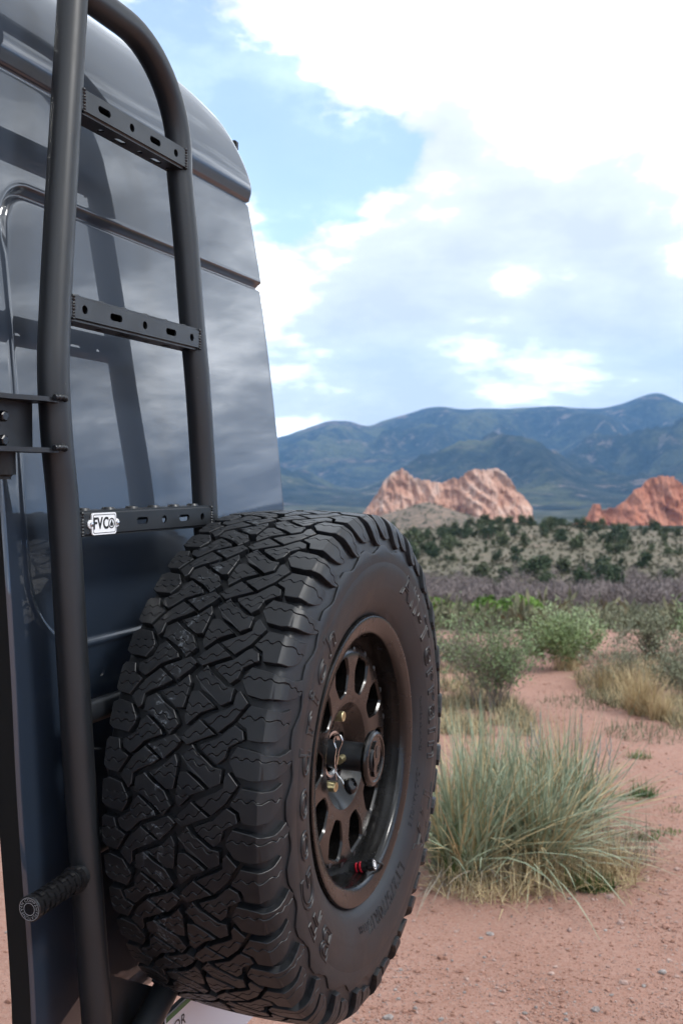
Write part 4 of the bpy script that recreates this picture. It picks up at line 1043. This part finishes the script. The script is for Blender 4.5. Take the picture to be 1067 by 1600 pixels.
def clip_above(poly, f, brk, w, above):
    # keep the part of the polygon over (or under) the curve s = f(x) +- w
    xs = []
    for (x1, s1), (x2, s2) in zip(poly, poly[1:] + poly[:1]):
        xs.append((x1, s1)); ts = sorted((b - x1) / (x2 - x1) for b in brk if abs(x2 - x1) > 1e-6 and 0.001 < (b - x1) / (x2 - x1) < .999)
        xs += [(lerp(x1, x2, t), lerp(s1, s2, t)) for t in ts]
    sg = 1 if above else -1; q = [(x, sg * (s - f(x)) - w) for x, s in xs]; out = []
    for a, b in zip(q, q[1:] + q[:1]):
        ina, inb = a[1] >= 0, b[1] >= 0
        if ina: out.append((a[0], a[1], False))
        if ina != inb:
            t = a[1] / (a[1] - b[1]); out.append((lerp(a[0], b[0], t), 0.0, True))
    res = []
    for i, a in enumerate(out):
        b = out[(i + 1) % len(out)]; res.append(a[:2])
        if a[2] and b[2] and abs(a[1]) < 1e-9 and abs(b[1]) < 1e-9:
            res += [(x, 0.0) for x in sorted((k for k in brk if min(a[0], b[0]) + .01 < k < max(a[0], b[0]) - .01), reverse=a[0] > b[0])]
    return [(x, sg * (v + w) + f(x)) for x, v in res]
def area(p): return sum(a[0] * b[1] - b[0] * a[1] for a, b in zip(p, p[1:] + p[:1])) / 2
def inset(p, d):
    o = []; n = len(p); s = 1 if area(p) > 0 else -1
    for i in range(n):
        a, b, c = Vector(p[i - 1]), Vector(p[i]), Vector(p[(i + 1) % n]); e1 = b - a; e2 = c - b
        if e1.length < 1e-6 or e2.length < 1e-6: o.append(tuple(b)); continue
        e1.normalize(); e2.normalize(); n1 = Vector((-e1.y, e1.x)) * s; n2 = Vector((-e2.y, e2.x)) * s; m_ = n1 + n2
        if m_.length < .3: m_ = n1
        m_ = m_ / max(m_.length ** 2 / 2, .5); o.append(tuple(b + m_ * d))
    return o
def split_by_sipes(poly, sp, flip):
    poly = inset(poly, -0.2); polys = [poly]
    for (c, amp, per, ph, sl) in sp:
        if flip: f = lambda x, c=c, amp=amp, per=per, ph=ph, sl=sl: KROT - zig(TW - x, c, amp, per, ph, sl)
        else: f = lambda x, c=c, amp=amp, per=per, ph=ph, sl=sl: zig(x, c, amp, per, ph, sl)
        xs = [x for x, _ in poly]; brk = []
        x = min(xs)
        prev = None; st = .5
        while x < max(xs):                        # break points of the zigzag
            d = f(x + st) - f(x)
            if prev is not None and abs(d - prev) > .02: brk.append(x)
            prev = d; x += st
        new = []
        for p in polys:
            ss = [s - f(x) for x, s in p]
            if min(ss) > -3 or max(ss) < 3: new.append(p); continue
            for ab in (True, False):
                c_ = clip_above(p, f, brk, .45, ab)
                if len(c_) >= 3 and abs(area(c_)) > 12: new.append(c_)
        polys = new
    return polys
def height_at(x):
    q = abs(x - 117.5) - 117.5
    return 12.0 if q <= 0 else max(8.0, 12.0 - q * .12)
def block_geo(polys, outer=False, low=0.0):
    V, F = [], []
    for p in polys:
        bm = bmesh.new()
        if area(p) < 0: p = p[::-1]
        rings = [(p, 0.0), (p, -0.9), (inset(p, .75), 0.0)]
        b0 = [bm.verts.new((x, s, -2.0)) for x, s in p]
        b1 = [bm.verts.new((x, s, 0.90)) for x, s in p]
        b2 = [bm.verts.new((x, s, 1.0)) for x, s in inset(p, .7)]
        n = len(p)
        for A, B in ((b0, b1), (b1, b2)):
            for i in range(n): bm.faces.new((A[i], A[(i + 1) % n], B[(i + 1) % n], B[i]))
        bm.faces.new(b2)
        if outer:
            for x in (229, 234, 238, 242, 247, 253, 260, 268):
                bmesh.ops.bisect_plane(bm, geom=list(bm.verts) + list(bm.edges) + list(bm.faces), plane_co=(x, 0, 0), plane_no=(1, 0, 0))
        bm.normal_update()
        bmesh.ops.triangulate(bm, faces=[f for f in bm.faces if len(f.verts) > 4])
        bm.verts.index_update(); k = len(V)
        for v in bm.verts:
            x, s, hh = v.co; H = height_at(x) - low * smooth01((x - 236) / 8)
            h = H if hh > .95 else (H - .7 if hh > .8 else -1.0)
            V.append(tmap(x, s * SFAC, h))
        F += [tuple(k + v.index for v in f.verts) for f in bm.faces]; bm.free()
    return V, F
def build_wheel():
    ROOT = WF.o
    # ---- tyre carcass
    V, F = [], []; n = 240; xs = [-170 + 0 * i for i in range(0)]
    total = SL[-1] * 1000
    xs = [-total + total * i / 40 for i in range(40)] + [235 * i / 20 for i in range(21)] + [235 + total * i / 40 for i in range(1, 41)]
    ps = [prof_point(x) for x in xs]
    def base_h(x):
        q = abs(x - 117.5) - 117.5
        h = 0
        if q > 44: h += 0.0
        for rr, w_, hh in ((64, 2.0, 1.2), (112, 1.5, 1.0), (120, 1.2, .8)): h += hh * math.exp(-((q - rr) / w_) ** 2)
        return h
    for x in xs:
        t, r, nt, nr = prof_point(x); h = base_h(x) / 1000
        for i in range(n):
            w = 2 * math.pi * i / n; V.append(((r + nr * h) * math.cos(w), -(t + nt * h), (r + nr * h) * math.sin(w)))
    for j in range(len(xs) - 1):
        for i in range(n): F.append((j * n + i, j * n + (i + 1) % n, (j + 1) * n + (i + 1) % n, (j + 1) * n + i))
    m = mesh('tyre', V, F, RUB, True); bm = bmesh.new(); bm.from_mesh(m); bmesh.ops.recalc_face_normals(bm, faces=bm.faces); bm.to_mesh(m); bm.free()
    m.polygons.foreach_set('use_smooth', [True] * len(m.polygons))
    tyre = link('tyre', m, ROOT)
    # ---- tread blocks: one mesh per shape, copied round the tyre
    shapes = []
    for k, p in half.items():
        shapes.append((k, split_by_sipes(p, SIPES.get(k, []), False), False))
        if k == 'A': q = OUT_A
        elif k == 'B': q = OUT_B
        else: q = [(TW - x, KROT - s) for x, s in p]
        shapes.append((k + 'r', split_by_sipes(q, SIPES.get(k, []) if k not in 'AB' else [(c_, a_, p_, h_, s_) for c_, a_, p_, h_, s_ in SIPES[k][:1]], True), k in 'AB'))
    extra_v, extra_f = [], []
    for k, polys, outer in shapes:
        v, f = block_geo(polys, outer, 3.2 if k == 'Br' else 0.0); me = mesh('tread_block', v, f, TRD); auto_smooth(me, 28)
        for i in range(NP):
            ang = i * STEP; th = (math.pi - ang - (0.5 * STEP)) % (2 * math.pi)
            vis = R(78) < th < R(252)
            if vis or outer:
                o = link('tread_block', me, tyre); o.rotation_euler = (0, ang, 0)
            else:
                rot = Matrix.Rotation(ang, 3, 'Y'); c = len(extra_v); extra_v += [rot @ Vector(p) for p in v]; extra_f += [tuple(q + c for q in ff) for ff in f]
    me = mesh('hidden_tread', extra_v, extra_f, TRD); auto_smooth(me, 28); o = link('hidden_tread', me, tyre); o['kind'] = 'stuff'
    # ---- scalloped ring below the shoulder lugs
    V, F = [], []; N_ = NP * 8; zz = (0, 5, 6, 6, 1, -4, -5, -2)
    for i in range(N_):
        s = i * PITCH_MM * SFAC * NP / N_; q = zz[i % 8]
        for x, h in ((283.5 - q, -.5), (284 - q, 2.6), (286 - q, 3.0), (292, 2.6), (302, 0.9), (308, -.4)): V.append(tmap(x, s, h))
    for i in range(N_):
        for j in range(5): F.append((i * 6 + j, ((i + 1) % N_) * 6 + j, ((i + 1) % N_) * 6 + j + 1, i * 6 + j + 1))
    me = mesh('scalloped_ring', V, F, RUB); auto_smooth(me, 25); link('scalloped_ring', me, tyre)
    # ---- raised lettering
    def ring_text(s, size, rc, mid_deg, outline=0.0, ext=.0006, spacing=1.0, sx=1.0, shear=0.0, lift=.0):
        vs, fs = text_geo(s, size, ext, outline, spacing=spacing, shear=shear)
        def at(rad):
            lo, hi = 0.0, SL[-1]
            for _ in range(40):
                md = (lo + hi) / 2
                if sinterp(list(zip(SL, [p[1] for p in SPT])), md) > rad: lo = md
                else: hi = md
            return 235 + lo * 1000
        cache = {}; out = []
        for p in vs:
            rad = rc + p.y; key = round(rad, 5)
            if key not in cache: cache[key] = prof_point(at(rad))
            t, r, nt, nr = cache[key]; h = p.z + lift; w = R(mid_deg) - p.x * sx / rc
            out.append(((r + nr * h) * math.cos(w), -(t + nt * h), (r + nr * h) * math.sin(w)))
        groups = [fs]
        if ' ' in s:                                  # one part for each word
            c_ = sorted(set(round(p.x, 4) for p in vs)); gaps = sorted(zip(c_, c_[1:]), key=lambda g: g[0] - g[1])[:s.count(' ')]
            cuts = sorted((a + b) / 2 for a, b in gaps); groups = [[] for _ in range(len(cuts) + 1)]
            for f in fs: groups[sum(vs[f[0]].x > c for c in cuts)].append(f)
        for g in groups:
            used = sorted({i for f in g for i in f}); ix = {q: i for i, q in enumerate(used)}
            me = mesh('lettering', [out[q] for q in used], [tuple(ix[i] for i in f) for f in g], RUB); auto_smooth(me, 40); link('lettering', me, tyre)
    ring_text('BFGoodrich', .060, .3045, 178, .0016, spacing=1.30, sx=1.40, lift=.0004)
    ring_text('All-Terrain T/A', .057, .3055, 9, .0016, spacing=1.20, sx=1.40, lift=.0004)
    ring_text('LT275/70R17', .028, .270, 283, .0008, spacing=1.1, sx=1.1, lift=.0004)
    ring_text('LOAD RANGE E', .014, .262, 330, 0, .0007, spacing=1.15)
    ring_text('121/118R', .016, .268, 262, 0, .0007, spacing=1.1)
    ring_text('TRACTION ADVANTAGE', .008, .262, 0, 0, .0006, spacing=1.2)
    # ---- rim: lathe about the axle (t along the axle from the flange plane)
    FT = 0.118
    def lathe(name, prof, mt, sides=120, deg=35, parent=None, closed=False):
        V, F = [], []; k = len(prof)
        for i in range(sides):
            w = 2 * math.pi * i / sides
            for t, r in prof: V.append((r * math.cos(w), -(FT + t), r * math.sin(w)))
        for i in range(sides):
            for j in range(k - 1): F.append((i * k + j, ((i + 1) % sides) * k + j, ((i + 1) % sides) * k + j + 1, i * k + j + 1))
        me = mesh(name, V, F, mt); auto_smooth(me, deg); return link(name, me, parent or ROOT)
    rim = lathe('rim', [(-.236, .232), (-.242, .222), (-.236, .214), (-.20, .205), (-.16, .190), (-.12, .188), (-.06, .192), (-.048, .196), (-.040, .1985), (-.030, .1985), (-.022, .2015), (-.012, .2030), (-.006, .2045), (-.0025, .2075), (.0005, .2150), (.0030, .2270), (.0040, .2315), (.0030, .2345), (-.001, .2360), (-.008, .2355), (-.014, .2300)], RIM, 144, 40)
    # ---- face with ten windows
    def face_t(r): return interp([(0, -.066), (.052, -.066), (.062, -.064), (.080, -.044), (.088, -.036), (.10, -.0335), (.165, -.031), (.176, -.033), (.186, -.042), (.1965, -.047)], r)
    V, F = [], []; rs = [.030, .052, .057, .062, .068, .074, .080, .084, .088, .094, .10, .12, .145, .165, .170, .176, .181, .186, .1905, .1965]; sd = 120
    for i in range(sd):
        w = 2 * math.pi * i / sd
        for r in rs: V.append((r * math.cos(w), -(FT + face_t(r)), r * math.sin(w)))
        for r in rs: V.append((r * math.cos(w), -(FT + face_t(r) - .036), r * math.sin(w)))
    k = 2 * len(rs); m_ = len(rs)
    for i in range(sd):
        a, b = i * k, ((i + 1) % sd) * k
        for j in range(m_ - 1):
            F.append((a + j, a + j + 1, b + j + 1, b + j)); F.append((a + m_ + j, b + m_ + j, b + m_ + j + 1, a + m_ + j + 1))
        F.append((a, b, b + m_, a + m_)); F.append((a + m_ - 1, a + 2 * m_ - 1, b + 2 * m_ - 1, b + m_ - 1))
    cut = []
    def cutter(poly, grow, tf):
        n_ = len(poly); c = (sum(p[0] for p in poly) / n_, sum(p[1] for p in poly) / n_)
        def ex(q): return [(c[0] + (x - c[0]) * (1 + q), c[1] + (y - c[1]) * (1 + q)) for x, y in poly]
        V_, F_ = [], []
        for q, t in ((0, tf - .08), (0, tf - .0030), (grow, tf + .0008), (grow, tf + .02)): V_ += [(x, -(FT + t), y) for x, y in ex(q)]
        for j in range(3): F_ += [(j * n_ + i, j * n_ + (i + 1) % n_, (j + 1) * n_ + (i + 1) % n_, (j + 1) * n_ + i) for i in range(n_)]
        F_ += [tuple(range(n_))[::-1], tuple(range(3 * n_, 4 * n_))]; return V_, F_
    def rounded(poly, r, n_=5):
        o = []
        for i in range(len(poly)):
            a, b, c = Vector(poly[i - 1]), Vector(poly[i]), Vector(poly[(i + 1) % len(poly)]); p0 = b + (a - b).normalized() * r; p1 = b + (c - b).normalized() * r
            for q in range(n_ + 1):
                t = q / n_; o.append(tuple((1 - t) ** 2 * p0 + 2 * t * (1 - t) * b + t * t * p1))
        return o
    win = [(.165, -.024), (.165, .024), (.136, .029), (.106, .0135), (.106, -.0135), (.136, -.029)]
    for i in range(10):
        w = R(30 + 36 * i); pl = [(x * math.cos(w) - y * math.sin(w), x * math.sin(w) + y * math.cos(w)) for x, y in rounded(win, .008)]
        cut.append(cutter(pl, .10, -.0325))
    for i in range(6):
        w = R(60 * i + 20); cut.append(cutter([(.050 * math.cos(w) + a, .050 * math.sin(w) + b) for a, b in circle(0, 0, .0085, 16)], .15, -.066))
    me = boolean(V, F, cut); me.materials.clear(); me.materials.append(RIM); auto_smooth(me, 32); fc = link('wheel_face', me, ROOT)
    # ring of small bolts round the face
    bv, bf = sweep([(0, 0, 0), (0, 0, .0022), (0, 0, .0030)], [.0055, .0055, .0040], 12)
    for i in range(20):
        w = R(18 * i + 9); c = (.1755 * math.cos(w), .1755 * math.sin(w)); t = face_t(.1755) - .0024
        me_ = None
        V_ = [(c[0] + p[0], -(FT + t + p[2]), c[1] + p[1]) for p in bv]; me = mesh('face_bolt', V_, bf, POW); auto_smooth(me, 30); link('face_bolt', me, fc)
    # ---- hub, spindle, cap, pins
    lathe('hub_ring', [(-.10, .040), (-.0655, .040), (-.0605, .0385), (-.0600, .0345), (-.064, .0315), (-.085, .0310)], STEEL, 64, 30)
    lathe('spindle', [(-.13, .0235), (.016, .0235), (.018, .0225)], POW, 48, 30)
    cap = lathe('end_cap', [(.004, .0005), (.004, .040), (.006, .0452), (.011, .0458), (.0145, .0440), (.0165, .0405), (.0165, .0375), (.0145, .0355), (.0145, .0003)], RIM, 96, 25)
    def cappoly(pts, t0, t1, nm, mt):
        V_, F_ = prism_obj(pts, t0, t1, lambda a, b, d: (a, -(FT + d), b)); me = mesh(nm, V_, F_, mt); auto_smooth(me, 25); link(nm, me, cap)
    cappoly([(-.012, -.027), (-.004, -.029), (.000, -.012), (.010, -.008), (.015, .004), (.014, .018), (.007, .028), (-.004, .029), (-.013, .022), (-.016, .008), (-.013, -.006), (-.016, -.016)], .0143, .0182, 'cap_emblem', RIM)
    cappoly([(x * .65, y * .65 + .010) for x, y in [(-.006, -.012), (.004, -.013), (.010, -.002), (.009, .014), (.001, .019), (-.008, .014), (-.010, .002)]], .0184, .0190, 'cap_emblem_inlay', INK)
    cappoly([(x, y - .020) for x, y in [(.010, -.005), (.015, -.006), (.016, .003), (.011, .004)]], .0143, .0165, 'cap_emblem', INK)
    for (px, py) in ((530, 1119), (518, 1229)):
        p = hit(px + 0, py, N_FL - .050); du, dz = p[0] - HUBP[0], p[2] - HUBP[2]
        V_, F_ = sweep([(du, -(FT - .070), dz), (du, -(FT - .0425), dz), (du, -(FT - .0415), dz), (du, -(FT - .0415), dz), (du, -(FT - .046), dz)], [.0088, .0088, .0078, .0042, .0040], 20)
        me = mesh('lug_bolt', V_, F_, ZINC); auto_smooth(me, 30); link('lug_bolt', me, ROOT)
    # locking pin through the spindle and its hairpin clip
    pc = hit(538, 1188, N_FL - .020); du, dz = pc[0] - HUBP[0], pc[2] - HUBP[2]
    V_, F_ = sweep([(-.040, -(FT - .034), .002), (.028, -(FT - .034), .002)], .0065, 16); me = mesh('locking_pin', V_, F_, ZINC); auto_smooth(me, 30); link('locking_pin', me, ROOT)
    x0 = -.041; cy = -(FT - .034)
    clip = [(x0, cy + .003, -.030), (x0, cy + .0045, -.012), (x0, cy + .001, .006), (x0, cy - .0015, .020), (x0, cy - .007, .034), (x0, cy - .003, .044), (x0, cy + .005, .043), (x0, cy + .008, .033), (x0, cy + .004, .021), (x0, cy + .006, .008), (x0, cy + .006, -.012), (x0, cy + .001, -.022), (x0, cy - .006, -.029), (x0, cy - .011, -.038)]
    V_, F_ = sweep(smooth_path(clip, 90), .0014, 8); me = mesh('hairpin_clip', V_, F_, STEEL); auto_smooth(me, 40); link('hairpin_clip', me, ROOT)
    V_, F_ = sweep(smooth_path([(-.030, -(FT - .020), -.030), (-.034, -(FT - .016), -.040), (-.030, -(FT - .008), -.047)], 12), [.009, .010, .011, .0115, .011, .0105, .0105, .011, .0115, .0115, .010, .008, .004], 14); me = mesh('pin_knob', V_, F_, GLOSSB); auto_smooth(me, 40); link('pin_knob', me, ROOT)
    # ---- valve stem with red collars and tethered cap
    p0 = hit(553, 1357, N_FL - .030); b = Vector((p0[0] - HUBP[0], -(FT - .030), p0[2] - HUBP[2])); d = Vector((.10, -.95, .28)).normalized()
    vst = None
    for nm, s0, s1, r, mt in (('valve_base', -.006, .004, .0075, POW), ('valve_collar', .004, .0075, .0092, REDA), ('valve_body', .0075, .011, .0070, GLOSSB), ('valve_collar', .011, .0150, .0095, REDA), ('valve_body', .015, .026, .0086, GLOSSB), ('valve_cap', .0265, .0375, .0098, GLOSSB)):
        V_, F_ = sweep([b + d * s0, b + d * (s0 + .0008), b + d * (s1 - .0008), b + d * s1], [r * .88, r, r, r * .88], 20); me = mesh(nm, V_, F_, mt); auto_smooth(me, 30); link(nm, me, ROOT)
    e = b + d * .0378; a1 = d.cross(Vector((0, 0, 1))).normalized(); a2 = a1.cross(d)
    for r0, r1 in ((.0075, .0062), (.0042, .0)):
        vs_ = [e + (a1 * math.cos(q * math.pi / 10) + a2 * math.sin(q * math.pi / 10)) * r for r in (r0, r1) for q in range(20)]
        me = mesh('cap_mark', vs_, [(i, (i + 1) % 20, 20 + (i + 1) % 20, 20 + i) for i in range(20)], WHITE); link('cap_mark', me, ROOT)
    loop = smooth_path([b + d * .013 + Vector((.004, 0, -.008)), b + d * .022 + Vector((.012, 0, -.017)), b + d * .036 + Vector((.020, 0, -.018)), b + d * .045 + Vector((.018, 0, -.008)), b + d * .040 + Vector((.008, 0, .000))], 30)
    V_, F_ = sweep(loop, .0022, 10); me = mesh('cap_tether', V_, F_, TRIM); auto_smooth(me, 40); link('cap_tether', me, ROOT)
    V_, F_ = sweep([b + d * .012 + Vector((.002, 0, -.007)), b + d * .016 + Vector((.008, 0, -.012))], [.0045, .0040], 10); me = mesh('tether_tab', V_, F_, REDA); auto_smooth(me, 30); link('tether_tab', me, ROOT)
    tag(ROOT, 'big black all-terrain spare wheel with dark bronze rim hung on the van door', 'spare wheel')
build_wheel()

# ------------------------------------------------------------------ licence plate under the tyre
def licence_plate():
    c = hit(259, 1590, -0.84); fr = Frame('licence_plate', c[0] + .15, c[1], c[2] - .15)
    w, h = .305, .152; f3 = lambda a, b, d: (c[0] + a, c[1] + d, c[2] + b)
    v, f = prism_obj([(0, -h), (w, -h), (w, 0), (0, 0)], -.0015, 0, f3); pl = fr.part('plate', v, f, PWHITE, 30)
    fr.part('green_border', [f3(a, b, .0008) for a, b in ((.001, -.010), (w - .001, -.010), (w - .001, -.001), (.001, -.001))], [(0, 1, 2, 3)], GREEN)
    for ch, ox in (('O', .022), ('R', .044)):
        tv, tf = text_geo(ch, .026, 0.0, align='LEFT'); fr.part('letter', [f3(ox + p.x, -.030 + p.y, .001) for p in tv], tf, INK)
    v, f = prism_obj([(.02, -.05), (w - .02, -.05), (w - .02, -.02), (.02, -.02)], -.03, -.0017, f3); fr.part('mount', v, f, POW, 30)
    tag(fr.o, 'white licence plate with green top edge below the spare tyre', 'licence plate')
licence_plate()
